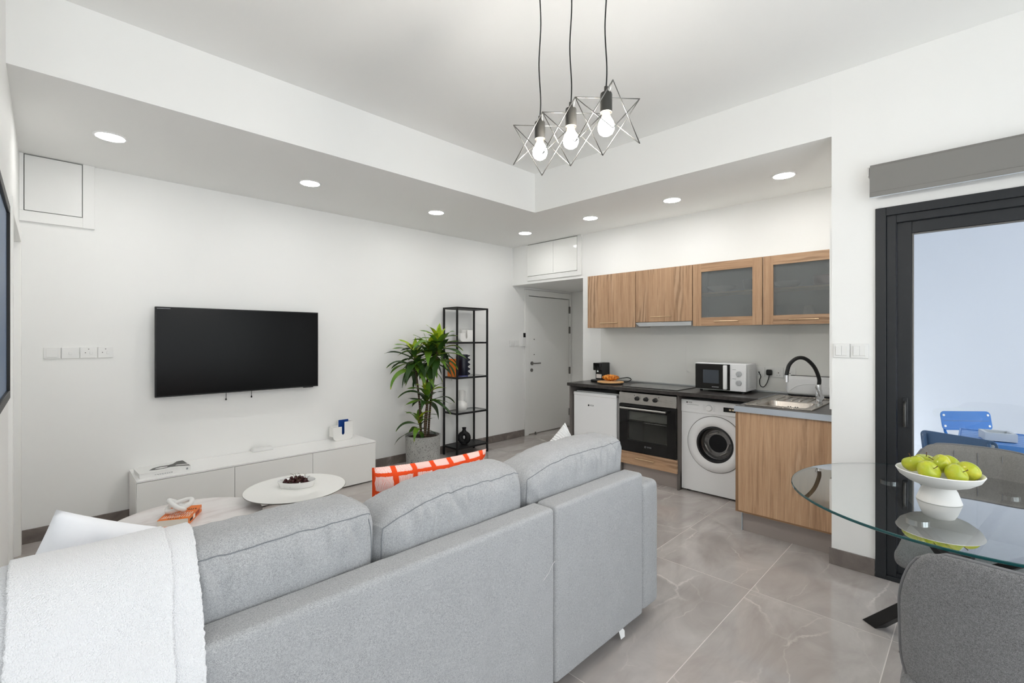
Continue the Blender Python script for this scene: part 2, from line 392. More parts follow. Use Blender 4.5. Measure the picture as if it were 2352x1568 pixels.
M['leafmid'] = leafmat('mid_green_leaf', (84, 126, 40), (120, 158, 44), (188, 190, 56))
M['leafyoung'] = leafmat('lime_young_leaf', (134, 172, 36), (206, 212, 44), (236, 222, 66))
M['apple'] = mat('yellow_green_apple_skin', (188, 196, 38), 0.22, spec=0.5)
t = NT(M['apple']); c = t.ramp(t.noise(t.pos(), 14, 3), [(0.3, lin((158, 174, 46))), (0.55, lin((186, 190, 52))), (0.75, lin((212, 198, 76)))])
sp = t.ramp(t.noise(t.pos(), 260, 2), [(0.68, (0,)*3), (0.72, (1,)*3)]); t.col(t.mix(t.math('MULTIPLY', sp, 0.35), c, lin((224, 222, 140))))
M['applestem'] = mat('brown_apple_stem', (86, 60, 32), 0.8)
M['cherry'] = mat('dark_red_cherry_skin', (58, 14, 20), 0.12, spec=0.6)
M['cherrystem'] = mat('cherry_stem_brown_green', (96, 84, 52), 0.7)
M['croissant'] = mat('baked_croissant_crust', (214, 132, 34), 0.4)
t = NT(M['croissant']); t.col(t.ramp(t.noise(t.pos(), 55, 4), [(0.3, lin((120, 58, 20))), (0.5, lin((206, 116, 26))), (0.7, lin((240, 176, 70)))]))

def thin_glass(name, tint, ior=1.5, boost=1.7, rough=0.0, alpha=1.0):
    m = bpy.data.materials.new(name); m.use_nodes = True; nt = m.node_tree; nt.nodes.clear()
    o = nt.nodes.new('ShaderNodeOutputMaterial'); mx = nt.nodes.new('ShaderNodeMixShader'); tr = nt.nodes.new('ShaderNodeBsdfTransparent'); gl = nt.nodes.new('ShaderNodeBsdfGlossy')
    tr.inputs[0].default_value = (*tint, 1); gl.inputs['Roughness'].default_value = rough
    fr = nt.nodes.new('ShaderNodeFresnel'); fr.inputs[0].default_value = ior; ge = nt.nodes.new('ShaderNodeNewGeometry')
    inv = nt.nodes.new('ShaderNodeMath'); inv.operation = 'SUBTRACT'; inv.inputs[0].default_value = boost; nt.links.new(ge.outputs['Backfacing'], inv.inputs[1])
    inv2 = nt.nodes.new('ShaderNodeMath'); inv2.operation = 'GREATER_THAN'; inv2.inputs[1].default_value = boost - 0.5; nt.links.new(inv.outputs[0], inv2.inputs[0])
    m1 = nt.nodes.new('ShaderNodeMath'); m1.operation = 'MULTIPLY'; m1.inputs[1].default_value = boost; nt.links.new(fr.outputs[0], m1.inputs[0])
    m2 = nt.nodes.new('ShaderNodeMath'); m2.operation = 'MULTIPLY'; m2.use_clamp = True; nt.links.new(m1.outputs[0], m2.inputs[0]); nt.links.new(inv2.outputs[0], m2.inputs[1])
    nt.links.new(m2.outputs[0], mx.inputs[0]); nt.links.new(tr.outputs[0], mx.inputs[1]); nt.links.new(gl.outputs[0], mx.inputs[2]); nt.links.new(mx.outputs[0], o.inputs[0])
    return m
M['glass'] = thin_glass('clear_window_glass', (0.97, 0.985, 0.99), boost=1.3)
M['tableglass'] = thin_glass('clear_table_glass', (0.93, 0.97, 0.96), boost=3.0)
M['shelfglass'] = thin_glass('clear_shelf_glass', (0.95, 0.975, 0.97), boost=1.3)
M['ovenglass'] = thin_glass('dark_oven_glass', (0.80, 0.81, 0.80), boost=1.4)
M['drumglass'] = thin_glass('tinted_porthole_glass', (0.72, 0.73, 0.75), boost=2.0)
M['greenedge'] = mat('teal_glass_edge', (18, 72, 74), 0.08, spec=0.8)
def frosted():
    m = bpy.data.materials.new('frosted_cabinet_glass'); m.use_nodes = True; nt = m.node_tree; nt.nodes.clear(); N = nt.nodes.new; L = nt.links.new
    o = N('ShaderNodeOutputMaterial'); rf = N('ShaderNodeBsdfRefraction'); rf.inputs['Color'].default_value = (0.86, 0.89, 0.89, 1); rf.inputs['Roughness'].default_value = 0.22; rf.inputs['IOR'].default_value = 1.06
    tr = N('ShaderNodeBsdfTransparent'); tr.inputs[0].default_value = (0.9, 0.92, 0.92, 1); df = N('ShaderNodeBsdfDiffuse'); df.inputs[0].default_value = (0.62, 0.65, 0.66, 1)
    a = N('ShaderNodeMixShader'); a.inputs[0].default_value = 0.42; L(rf.outputs[0], a.inputs[1]); L(tr.outputs[0], a.inputs[2])
    b = N('ShaderNodeMixShader'); b.inputs[0].default_value = 0.2; L(a.outputs[0], b.inputs[1]); L(df.outputs[0], b.inputs[2])
    gl = N('ShaderNodeBsdfGlossy'); gl.inputs['Roughness'].default_value = 0.03; fr = N('ShaderNodeFresnel'); fr.inputs[0].default_value = 1.45
    ge = N('ShaderNodeNewGeometry'); iv = N('ShaderNodeMath'); iv.operation = 'SUBTRACT'; iv.inputs[0].default_value = 1.0; L(ge.outputs['Backfacing'], iv.inputs[1])
    mu = N('ShaderNodeMath'); mu.operation = 'MULTIPLY'; L(fr.outputs[0], mu.inputs[0]); L(iv.outputs[0], mu.inputs[1])
    c = N('ShaderNodeMixShader'); L(mu.outputs[0], c.inputs[0]); L(b.outputs[0], c.inputs[1]); L(gl.outputs[0], c.inputs[2]); L(c.outputs[0], o.inputs[0]); return m
M['frost'] = frosted()
M['screen'] = mat('tv_screen_black', (3, 3, 3), 0.25, spec=0.18)

# ------------------------------------------------------------------ room shell
YT, XK, XR, XL = 4.65, 4.66, 3.50, -0.133     # television wall, kitchen wall, right wall, left wall
ZS, ZC = 2.69, 3.08                            # dropped soffit, main ceiling
def struct(name, mb, m, **k): return mb.build(name, m, kind='structure', **k)
fl = struct('floor', Bx(-1.6, 6.1, -1.7, 4.8, -0.15, -0.0007), M['grout'])
X0, XW, Y0, YW = 1.567, 1.24, 0.285, 0.62
cache = {}
for i in range(-3, 4):
    for j in range(-4, 9):
        a, b = max(X0 + i*XW, -1.5), min(X0 + (i+1)*XW, 6.0); c, d = max(Y0 + j*YW, -1.6), min(Y0 + (j+1)*YW, 4.65)
        if b - a < 0.02 or d - c < 0.02: continue
        if a > 4.6 and d < 3.4: continue
        key = (round(b - a, 3), round(d - c, 3))
        if key not in cache:
            hx, hy = key[0]/2 - 0.0021, key[1]/2 - 0.0021
            cache[key] = Bx(-hx, hx, -hy, hy, -0.012, 0).mesh('floor_tile', Vector((0, 0, 0)), None); cache[key].materials.append(M['floor'])
        o = bpy.data.objects.new('floor_tile', cache[key]); COL.objects.link(o); o.parent = fl
        o.location = Vector(((a+b)/2, (c+d)/2, 0)) - fl.location

# television wall with the entrance door opening
DX0, DX1, DZ = 4.99, 5.945, 2.035
struct('wall_back', Bx(XL, DX0-0.09, YT, YT+0.2, 0, ZC).box(DX0-0.09, 6.1, YT, YT+0.2, DZ+0.095, ZC).box(DX1+0.045, 6.1, YT, YT+0.2, 0, DZ+0.095).box(DX0-0.09, DX1+0.045, YT+0.12, YT+0.2, 0, DZ+0.095), M['wall'])  # last box is added behind the leaf to stop light leaking under it
# kitchen wall, alcove beside it, header above the alcove
YA, ZA = 3.427, 2.158
struct('wall_kitchen', Bx(XK, 6.1, 0.65, YA, 0, ZS).box(XK, 6.1, YA, YT, ZA, ZS), M['wall'])
struct('wall_entry', Bx(6.0, 6.1, YA, YT, 0, ZA), M['wall'])
# right wall: pier, lintel over the terrace door, far side; side wall of the kitchen niche
struct('wall_right', Bx(XR, XR+0.25, 0.43, 0.65, 0, ZC).box(XR, XR+0.25, -1.5, 0.43, 2.19, ZC).box(XR, XR+0.25, -1.7, -1.5, 0, ZC)
       .box(XR+0.25, 4.9, 0.52, 0.65, 0, ZS), M['wall'])
# left wall with a doorway; the room widens towards the camera
LY0, LY1, LZ = 3.43, 4.41, 2.045
struct('wall_left', Bx(-0.33, XL, 2.18, LY0, 0, ZC).box(-0.33, XL, LY1, YT+0.2, 0, ZC).box(-0.33, XL, LY0, LY1, LZ, ZC).box(-0.33, -0.30, LY0, LY1, 0, LZ).box(-1.6, -0.33, 2.18, 2.38, 0, ZC), M['wall'])  # thin box behind the leaf is added to keep outside light from leaking in
struct('wall_side', Bx(-1.6, -1.5, -1.7, 2.18, 0, ZC), M['wall'])
struct('wall_front', Bx(-1.5, -1.3, -1.7, -1.6, 0, ZC).box(3.3, XR, -1.7, -1.6, 0, ZC).box(-1.3, 3.3, -1.7, -1.6, 2.65, ZC), M['wall'])
wn = thing('window_unseen_1', None, None, (1.0, -1.65, 0.0), kind='structure')  # unseen rear glazing, widened across the wall to brighten the ceiling
XS_ = [-1.3, -0.15, 1.0, 2.15, 3.3]
for a, b in zip(XS_, XS_[1:]):
    MB().box(a, a+0.05, -1.68, -1.62, 0, 2.65).box(b-0.05, b, -1.68, -1.62, 0, 2.65).box(a+0.05, b-0.05, -1.68, -1.62, 0, 0.05).box(a+0.05, b-0.05, -1.68, -1.62, 2.6, 2.65).build('sash', M['anth'], wn)
    Bx(a+0.05, b-0.05, -1.655, -1.645, 0.05, 2.6).build('pane', M['glass'], wn)
# ceilings
struct('ceiling', Bx(-1.6, 6.1, -1.7, 4.8, ZC, ZC+0.12), M['ceiling'])
struct('ceiling_soffit', MB().prism([(XL, 3.172), (XR, 3.172), (XR, 0.65), (XK, 0.65), (XK, YT), (XL, YT)], (0, 0, ZS), (1, 0, 0), (0, 1, 0), (0, 0, 1), ZC-ZS), M['ceiling'])
# thin wall lining edge where the niche meets the pier
struct('trim_1', Bx(XR+0.006, XR+0.05, 0.65, 0.662, 0.97, 2.115), M['wall'])

def baseboard(name, x0, x1, y0, y1, along, h=0.095, step=0.62):
    e = thing(name, None, None, ((x0+x1)/2, (y0+y1)/2, 0), kind='structure')
    a, b = (x0, x1) if along == 'x' else (y0, y1)
    n = max(1, round((b - a) / step))
    for i in range(n):
        p, q = a + (b-a)*i/n + 0.001, a + (b-a)*(i+1)/n - 0.001
        (Bx(p, q, y0, y1, 0.001, h) if along == 'x' else Bx(x0, x1, p, q, 0.001, h)).build('baseboard_tile', M['base'], e)
baseboard('baseboard_back', XL+0.012, DX0-0.095, YT-0.012, YT, 'x')
baseboard('baseboard_pier', XR-0.012, XR, 0.432, 0.662, 'y', 0.1)
baseboard('baseboard_entry', 5.988, 6.0, YA+0.01, YT-0.012, 'y')
baseboard('baseboard_left', XL, XL+0.012, 2.2, LY0-0.08, 'y')

# entrance door in the alcove
d1 = thing('door_1', None, None, ((DX0+DX1)/2, YT, 0), kind='structure')
MB().box(DX0-0.085, DX0-0.004, YT-0.014, YT+0.1, 0, DZ+0.09).box(DX1+0.004, DX1+0.044, YT-0.014, YT+0.1, 0, DZ+0.09).box(DX0-0.004, DX1+0.004, YT-0.014, YT+0.1, DZ+0.006, DZ+0.09).build('door_frame', M['door'], d1, bevel=0.003)
MB().box(DX0-0.005, DX0, YT+0.004, YT+0.1, 0, DZ+0.006).box(DX0, DX1, YT+0.03, YT+0.1, DZ, DZ+0.006).build('door_gap', M['carcase'], d1)
leaf = Bx(DX0+0.003, DX1-0.002, YT-0.002, YT+0.045, 0.012, DZ-0.003).build('door_leaf', M['door'], d1, bevel=0.002)
for z in (1.868, 1.546, 0.902, 0.238): Bx(DX1-0.012, DX1+0.016, YT-0.022, YT-0.003, z-0.055, z+0.055).build('hinge', M['darkmetal'], d1, bevel=0.003)
hx, hz = 5.058, 1.047
MB().cyl((hx, YT-0.002, hz), (hx, YT-0.016, hz), 0.027, 20).cyl((hx, YT-0.01, hz), (hx, YT-0.055, hz), 0.009, 12).tube([(hx, YT-0.055, hz), (hx+0.02, YT-0.06, hz), (hx+0.135, YT-0.058, hz)], 0.009, 10).build('lever_handle', M['darkmetal'], d1, smooth=40)
MB().cyl((hx-0.005, YT-0.002, hz-0.1), (hx-0.005, YT-0.014, hz-0.1), 0.025, 20).build('lock_rose', M['darkmetal'], d1, smooth=40)
for z in (1.40, 1.175): MB().cyl((5.11, YT-0.002, z), (5.11, YT-0.008, z), 0.008, 12).build('peephole', M['darkmetal'], d1, smooth=40)
tag(MB().cyl((5.09, YT-0.05, 0), (5.09, YT-0.05, 0.03), 0.013, 14).rev((5.09, YT-0.05, 0.03), (0, 0, 1), [(0.009, 0), (0.009, 0.01), (0.0, 0.012)], 14).build('door_stop', M['darkmetal'], smooth=40), 'tiny metal door stop on the floor at the entrance door', 'door stop')

# doorway in the left wall
d2 = thing('door_2', None, None, (XL, (LY0+LY1)/2, 0), kind='structure')
MB().box(XL-0.16, XL+0.016, LY0-0.075, LY0-0.001, 0, LZ+0.075).box(XL-0.16, XL+0.016, LY1+0.001, LY1+0.075, 0, LZ+0.075).box(XL-0.16, XL+0.016, LY0-0.001, LY1+0.001, LZ+0.001, LZ+0.075).build('door_frame', M['door'], d2, bevel=0.003)
Bx(XL-0.12, XL-0.075, LY0, LY1, 0.01, LZ).build('door_leaf', M['door'], d2)
MB().cyl((XL-0.075, LY0+0.09, 1.03), (XL-0.03, LY0+0.09, 1.03), 0.01, 10).cyl((XL-0.03, LY0+0.08, 1.03), (XL-0.03, LY0+0.2, 1.03), 0.009, 10).build('lever_handle', M['steel'], d2, smooth=40)

# terrace sliding door
d3 = thing('door_3', None, None, (XR+0.05, -0.53, 0), kind='structure')
def frame_rect(y0, y1, z0, z1, w, xa, xb, name, m, wb=None):
    wb = w if wb is None else wb
    MB().box(xa, xb, y1-w, y1, z0, z1).box(xa, xb, y0, y0+w, z0, z1).box(xa, xb, y0+w, y1-w, z1-w, z1).box(xa, xb, y0+w, y1-w, z0, z0+wb).build(name, m, d3, bevel=0.002)
frame_rect(-1.495, 0.43, 0.0, 2.188, 0.05, XR-0.012, XR+0.11, 'outer_frame', M['anth'], 0.025)
frame_rect(-1.445, 0.38, 0.025, 2.138, 0.045, XR+0.004, XR+0.10, 'inner_frame', M['anth'], 0.02)
frame_rect(-0.55, 0.332, 0.046, 2.09, 0.065, XR+0.02, XR+0.055, 'sash', M['anth'], 0.06)
frame_rect(-1.398, -0.53, 0.046, 2.09, 0.065, XR+0.058, XR+0.093, 'sash', M['anth'], 0.06)
frame_rect(-0.485, 0.267, 0.106, 2.025, 0.008, XR+0.027, XR+0.05, 'glazing_bead', M['darkmetal'])
Bx(XR+0.035, XR+0.043, -0.478, 0.26, 0.113, 2.018).build('pane', M['glass'], d3)
Bx(XR+0.072, XR+0.08, -1.334, -0.594, 0.106, 2.025).build('pane', M['glass'], d3)
hn = Bx(XR+0.008, XR+0.021, 0.283, 0.309, 0.905, 1.075).build('handle_plate', M['anth'], d3, bevel=0.004)
MB().tube(spline([(XR+0.01, 0.296, 1.05), (XR-0.018, 0.296, 1.035), (XR-0.022, 0.296, 1.0), (XR-0.02, 0.296, 0.93), (XR-0.012, 0.296, 0.912)], 4), 0.0075, 8).build('pull_handle', M['gunmetal'], hn, smooth=True)

# ------------------------------------------------------------------ terrace outside
struct('floor_terrace', Bx(XR+0.25, 8.2, -5.0, 0.52, -0.15, -0.02), mat('pale_terrace_floor', (206, 208, 210), 0.7))
struct('wall_terrace', Bx(7.0, 7.2, -5.0, 3.0, -0.02, 3.6), M['outwall'])

struct('terrace_roof_added', Bx(XR+0.25, 7.2, -5.0, 0.52, 2.75, 2.9).box(4.9, 7.2, 0.52, 3.0, 2.75, 2.9), M['outwall'])  # unseen roof slab added to cut the sky light on the terrace wall
# ------------------------------------------------------------------ ceiling lights
def downlight(x, y, label):
    t = thing('ceiling_light', label, 'ceiling light', (x, y, ZS-0.006), 'recessed round ceiling lights')
    MB().rev((x, y, ZS), (0, 0, -1), [(0.088, 0), (0.086, 0.004), (0.078, 0.006), (0.073, 0.004), (0.073, 0.0005)], 32, False, False).build('rim', M['lamprim'], t, smooth=40)
    MB().cyl((x, y, ZS-0.0005), (x, y, ZS-0.003), 0.0725, 32).build('diffuser', M['lampglow'], t, smooth=40)
TVL = [(0.285, 'round white ceiling light nearest the square wall hatch'), (1.529, 'round ceiling light above the television, second from the left wall'),
       (2.79, 'round ceiling light above the tall potted plant'), (4.10, 'round ceiling light in front of the entrance alcove corner')]
for x, l in TVL: downlight(x, 3.875, l)
for y, l in ((2.90, 'round ceiling light in front of the leftmost wood wall cupboard'), (1.99, 'round ceiling light in front of the second wood wall cupboard'), (1.07, 'round ceiling light in front of the rightmost glass-fronted cupboard, nearest the pier')):
    downlight(4.075, y, l)

# ------------------------------------------------------------------ wall hatch and cupboard over the entrance
t = thing('wall_hatch', 'white square hatch door high on the television wall in the left corner', 'hatch', (0.06, YT, 2.22))
MB().box(0.187, 0.253, YT-0.022, YT, 2.225, ZS).box(XL, 0.187, YT-0.022, YT, 2.225, 2.298).box(XL, -0.112, YT-0.022, YT, 2.298, ZS).build('frame', M['wall'], t, bevel=0.002)
Bx(-0.108, 0.183, YT-0.024, YT-0.004, 2.302, ZS-0.008).build('door', M['white'], t, bevel=0.002)
Bx(-0.112, 0.187, YT-0.004, YT, 2.298, ZS).build('shadow_gap', M['gap'], t)
t = thing('overhead_cupboard', 'white two-door overhead cupboard above the entrance alcove', 'cupboard', (XK, 3.95, 2.2))
MB().box(XK-0.016, XK, YA+0.012, YA+0.075, 2.195, ZS).box(XK-0.016, XK, YA+0.075, YT-0.3, 2.195, 2.255).build('frame', M['white'], t, bevel=0.002)
Bx(XK-0.003, XK, YA+0.075, YT-0.3, 2.255, ZS).build('shadow_gap', M['gap'], t)
for a, b in ((YA+0.08, YA+0.46), (YA+0.463, YT-0.303)): Bx(XK-0.02, XK-0.003, a, b, 2.26, ZS-0.01).build('door', M['gloss'], t, bevel=0.002)

# ------------------------------------------------------------------ wall switches and sockets
def plate_x(name, label, cat, x0, x1, z0, z1, kind, group=None):   # on the television wall
    t = thing(name, label, cat, ((x0+x1)/2, YT, z0), group); y = YT
    MB().box(x0, x1, y-0.009, y, z0, z1).build('plate', M['white'], t, bevel=0.002)
    cx, cz = (x0+x1)/2, (z0+z1)/2
    if kind == 'rocker': Bx(x0+0.012, x1-0.012, y-0.013, y-0.009, z0+0.012, z1-0.012).build('rocker', M['white'], t, bevel=0.0015)
    if kind == 'small': Bx(cx-0.008, cx+0.008, y-0.014, y-0.009, cz-0.012, cz+0.008).build('rocker', M['white'], t, bevel=0.0015)
    if kind == 'socket':
        Bx(cx+0.006, cx+0.022, y-0.014, y-0.009, cz-0.012, cz+0.008).build('rocker', M['white'], t, bevel=0.0015)
        for dx, dz in ((-0.018, 0.0), (0, 0.026)): Bx(cx+dx-0.003, cx+dx+0.003, y-0.0095, y-0.0088, cz+dz-0.003, cz+dz+0.003).build('slot', M['darkmetal'], t)
    if kind == 'screen': Bx(x0+0.012, x1-0.02, y-0.0105, y-0.0088, cz+0.02, z1-0.008).build('display', M['blackgloss'], t)
    return t
zz = (1.272, 1.352)
plate_x('wall_switch', 'blank wide white switch plate, leftmost of four on the television wall', 'switch', -0.015, 0.072, *zz, 'rocker')
plate_x('wall_switch', 'white plate with one small rocker, second of four left of the television', 'switch', 0.075, 0.169, *zz, 'small')
plate_x('wall_socket', 'white socket plate, third of four left of the television', 'socket', 0.173, 0.267, *zz, 'socket')
plate_x('wall_socket', 'white socket plate, nearest the television of the four', 'socket', 0.271, 0.358, *zz, 'socket')
plate_x('wall_switch', 'white switch plate right of the black shelf, left of the pair by the entrance', 'switch', 4.598, 4.70, 1.30, 1.385, 'rocker')
plate_x('wall_switch', 'white switch plate beside the intercom, right of the pair by the entrance', 'switch', 4.704, 4.785, 1.30, 1.385, 'rocker')
t = thing('intercom_handset', 'slim white intercom handset with dark screen beside the entrance door frame', 'intercom', (4.86, YT, 1.31))
Bx(4.825, 4.90, YT-0.035, YT, 1.31, 1.50).build('body', M['white'], t, bevel=0.006)
Bx(4.845, 4.89, YT-0.038, YT-0.034, 1.43, 1.492).build('screen', M['blackgloss'], t)
Bx(4.823, 4.902, YT-0.042, YT, 1.302, 1.314).build('cradle', M['white'], t, bevel=0.003)
def pier_switch(y0, y1, label):
    t = thing('wall_switch', label, 'switch', (XR, (y0+y1)/2, 1.30)); z0, z1 = 1.298, 1.386
    Bx(XR-0.009, XR, y0, y1, z0, z1).build('plate', M['white'], t, bevel=0.002)
    for k in range(2):
        a = y0 + 0.013 + k*(y1-y0-0.026)/2; b = a + (y1-y0-0.026)/2 - 0.001
        Bx(XR-0.0125-0.002*k, XR-0.009, a, b, z0+0.014, z1-0.014).build('rocker', M['white'], t, bevel=0.0015)
pier_switch(0.555, 0.640, 'white double switch on the pier, the one nearer the kitchen')
pier_switch(0.463, 0.551, 'white double switch on the pier, the one nearer the terrace door')

# roller blind
t = thing('roller_blind', 'rolled-up grey roller blind above the terrace door', 'blind', (XR-0.06, -0.53, 2.24))
b = MB(); prof = [(XR-0.012, 2.425), (XR-0.03, 2.437), (XR-0.06, 2.437), (XR-0.078, 2.42), (XR-0.082, 2.39), (XR-0.081, 2.27), (XR-0.079, 2.27), (XR-0.079, 2.385), (XR-0.07, 2.41), (XR-0.03, 2.425), (XR-0.012, 2.415)]
b.prism(prof, (0, -1.55, 0), (1, 0, 0), (0, 0, 1), (0, 1, 0), 1.998); b.build('fabric', M['blind'], t, smooth=30)
Bx(XR-0.085, XR-0.075, -1.55, 0.448, 2.243, 2.272).build('bottom_bar', M['blind'], t, bevel=0.003)
Bx(XR-0.084, XR-0.077, -1.55, 0.448, 2.240, 2.2435).build('bottom_trim', M['alu'], t)
MB().cyl((XR-0.045, -1.54, 2.40), (XR-0.045, 0.44, 2.40), 0.022, 20).build('tube', M['alu'], t, smooth=40)
Bx(XR-0.06, XR, 0.452, 0.462, 2.375, 2.43).build('bracket', M['white'], t, bevel=0.004)

# ------------------------------------------------------------------ television, media console
t = thing('television', 'large black flat television mounted on the white wall', 'television', (1.24, YT, 0.95))
Bx(0.601, 1.879, YT-0.09, YT-0.062, 0.950, 1.668).build('bezel', M['black'], t, bevel=0.003)
Bx(0.609, 1.871, YT-0.0915, YT-0.0885, 0.960, 1.660).build('screen', M['screen'], t)
Bx(0.8, 1.68, YT-0.064, YT-0.035, 1.05, 1.5).build('housing', M['blackplast'], t, bevel=0.01)
Bx(1.05, 1.43, YT-0.036, YT, 1.2, 1.4).build('wall_bracket', M['black'], t)
Bx(0.612, 0.70, YT-0.0925, YT-0.091, 1.652, 1.656).build('sticker', M['greyink'], t)
Bx(1.74, 1.83, YT-0.092, YT-0.07, 0.944, 0.951).build('sensor_bar', M['black'], t, bevel=0.001)
for x, z in ((1.10, 0.888), (1.30, 0.893)):
    MB().tube([(x, YT-0.05, 1.06), (x, YT-0.045, z+0.02), (x, YT-0.045, z+0.008)], 0.0022, 6).rev((x, YT-0.045, z-0.006), (0, 0, 1), [(0.006, 0), (0.007, 0.006), (0.003, 0.018)], 10).build('pull_cord', M['black'], t, smooth=40)

CX0, CX1, CY, CZ = 0.452, 2.317, 4.232, 0.398
t = thing('media_console', 'long low glossy white media console under the television', 'console', (1.385, 4.43, 0))
MB().box(CX0, CX1, CY+0.02, YT-0.014, 0.03, CZ-0.014).build('body', M['consoletop'], t, bevel=0.002)
Bx(CX0+0.03, CX1-0.03, CY+0.05, YT-0.03, 0.0, 0.03).build('plinth', M['blackplast'], t)
Bx(CX0, CX1, CY, YT-0.004, CZ-0.014, CZ).build('top_panel', M['consoletop'], t, bevel=0.002)
ed = [CX0+0.002, 1.074, 1.696, CX1-0.002]
for a, b in zip(ed, ed[1:]): Bx(a+0.0015, b-0.0015, CY+0.001, CY+0.019, 0.012, CZ-0.017).build('door', M['gloss'], t, bevel=0.0015)
for x in ed[1:3]: Bx(x-0.0015, x+0.0015, CY+0.012, CY+0.019, 0.02, CZ-0.02).build('door_gap', M['carcase'], t)
tag(Bx(1.30, 1.47, YT-0.09, YT-0.02, CZ, CZ+0.028).build('router_box', M['white'], bevel=0.006), 'small flat white box on the console against the wall', 'box')

# book lying on the console: black and white cover
def frame_local(p, ang): return (Vector((p[0], p[1], p[2])), Vector((math.cos(ang), math.sin(ang), 0)), Vector((-math.sin(ang), math.cos(ang), 0)))
t = thing('photo_book', 'white paperback with a dark photographic cover lying on the console', 'book', (0.475, 4.29, CZ), rz=R(3.0))
bw, bd, bh = 0.315, 0.235, 0.034
MB().box(0.004, bw-0.004, 0.004, bd-0.004, 0.003, bh-0.003).build('page_block', M['whitebook'], t)
MB().box(0, bw, 0, bd, bh-0.003, bh).box(0, bw, 0, bd, 0, 0.003).box(0, bw, 0, 0.003, 0.003, bh-0.003).build('cover', M['whitebook'], t, bevel=0.001)
def blob(pts): return [(x, y) for x, y in pts]
cov = [(0.07, 0.075), (0.11, 0.055), (0.16, 0.06), (0.2, 0.075), (0.25, 0.06), (bw, 0.01), (bw, bd), (0.275, bd-0.005), (0.235, 0.165), (0.2, 0.145), (0.15, 0.15), (0.1, 0.125)]
MB().prism(cov, (0, 0, bh), (1, 0, 0), (0, 1, 0), (0, 0, 1), 0.0006).build('cover_picture', mat('charcoal_photo_print', (58, 56, 54), 0.4), t)
MB().prism([(0.105, 0.085), (0.14, 0.072), (0.18, 0.085), (0.19, 0.105), (0.15, 0.12), (0.12, 0.105)], (0, 0, bh+0.0006), (1, 0, 0), (0, 1, 0), (0, 0, 1), 0.0005).build('cover_picture_highlight', M['whitebook'], t)
MB().prism([(0.235, 0.095), (bw, 0.06), (bw, 0.085), (0.25, 0.115)], (0, 0, bh+0.0006), (1, 0, 0), (0, 1, 0), (0, 0, 1), 0.0005).build('cover_picture_highlight', M['whitebook'], t)
g = MB(); q = random.Random(3)
x = 0.09
while x < 0.2: w = q.uniform(0.006, 0.016); g.box(x, x+w, -0.0006, 0, 0.011, 0.014); x += w + 0.004
x = 0.11
while x < 0.19: w = q.uniform(0.006, 0.012); g.box(x, x+w, -0.0006, 0, 0.006, 0.008); x += w + 0.004
g.box(0.285, 0.297, -0.0006, 0, 0.01, 0.024)
g.build('spine_print', M['greyink'], t, kind='stuff')

# white vessel with blue inside
def slot_vase(name, label, x, y, z, w, h, dep, inner, shell=None):
    t = thing(name, label, 'vase', (x, y, z)); sh = shell or M['matceram']
    # front wall: low left cup, slot, tall right cup
    lw, sw = 0.43*w, 0.14*w; h1 = 0.70*h; rb = 0.2*w
    L = [(-w/2+rb, 0)] + [(w/2-rb+rb*math.sin(R(a)), rb-rb*math.cos(R(a))) for a in range(0, 91, 15)] + [(w/2, 0.93*h), (-w/2+lw+sw, 0.93*h)]
    L += [(-w/2+lw+sw/2+sw/2*math.cos(R(a)), 0.36*h-sw/2*math.sin(R(a))) for a in range(0, 181, 20)]
    L += [(-w/2+lw, h1), (-w/2, h1)] + [(-w/2+rb-rb*math.cos(R(a)), rb-rb*math.sin(R(a))) for a in range(0, 91, 15)][:-1]
    MB().prism(L, (x, y-dep/2+0.012, z), (1, 0, 0), (0, 0, 1), (0, -1, 0), 0.012).build('front_wall', sh, t, bevel=0.004)
    # back wall: tall from the slot to the right edge, low on the left
    Bk = [(-w/2+rb, 0)] + [(w/2-rb+rb*math.sin(R(a)), rb-rb*math.cos(R(a))) for a in range(0, 91, 15)] + [(w/2, h), (-w/2+lw, h), (-w/2+lw, h1), (-w/2, h1)] + [(-w/2+rb-rb*math.cos(R(a)), rb-rb*math.sin(R(a))) for a in range(0, 91, 15)][:-1]
    MB().prism(Bk, (x, y+dep/2, z), (1, 0, 0), (0, 0, 1), (0, -1, 0), 0.012).build('back_wall', sh, t, bevel=0.004)
    MB().prism([(-w/2+lw+0.003, 0.2*h), (w/2-0.012, 0.2*h), (w/2-0.012, h-0.003), (-w/2+lw+0.003, h-0.003)], (x, y+dep/2-0.012, z), (1, 0, 0), (0, 0, 1), (0, -1, 0), 0.003).build('glazed_inside', inner, t)
    s = MB(); s.box(x+w/2-0.012, x+w/2, y-dep/2+0.012, y+dep/2-0.012, z+rb, z+0.93*h); s.box(x-w/2, x-w/2+0.012, y-dep/2+0.012, y+dep/2-0.012, z+rb, z+h1)
    s.box(x-w/2+rb, x+w/2-rb, y-dep/2+0.012, y+dep/2-0.012, z, z+0.012); s.build('side_wall', sh, t)
slot_vase('slotted_vase', 'white slotted vase with cobalt blue inside on the console end', 2.10, 4.535, CZ, 0.205, 0.195, 0.10, M['blueglaze'])

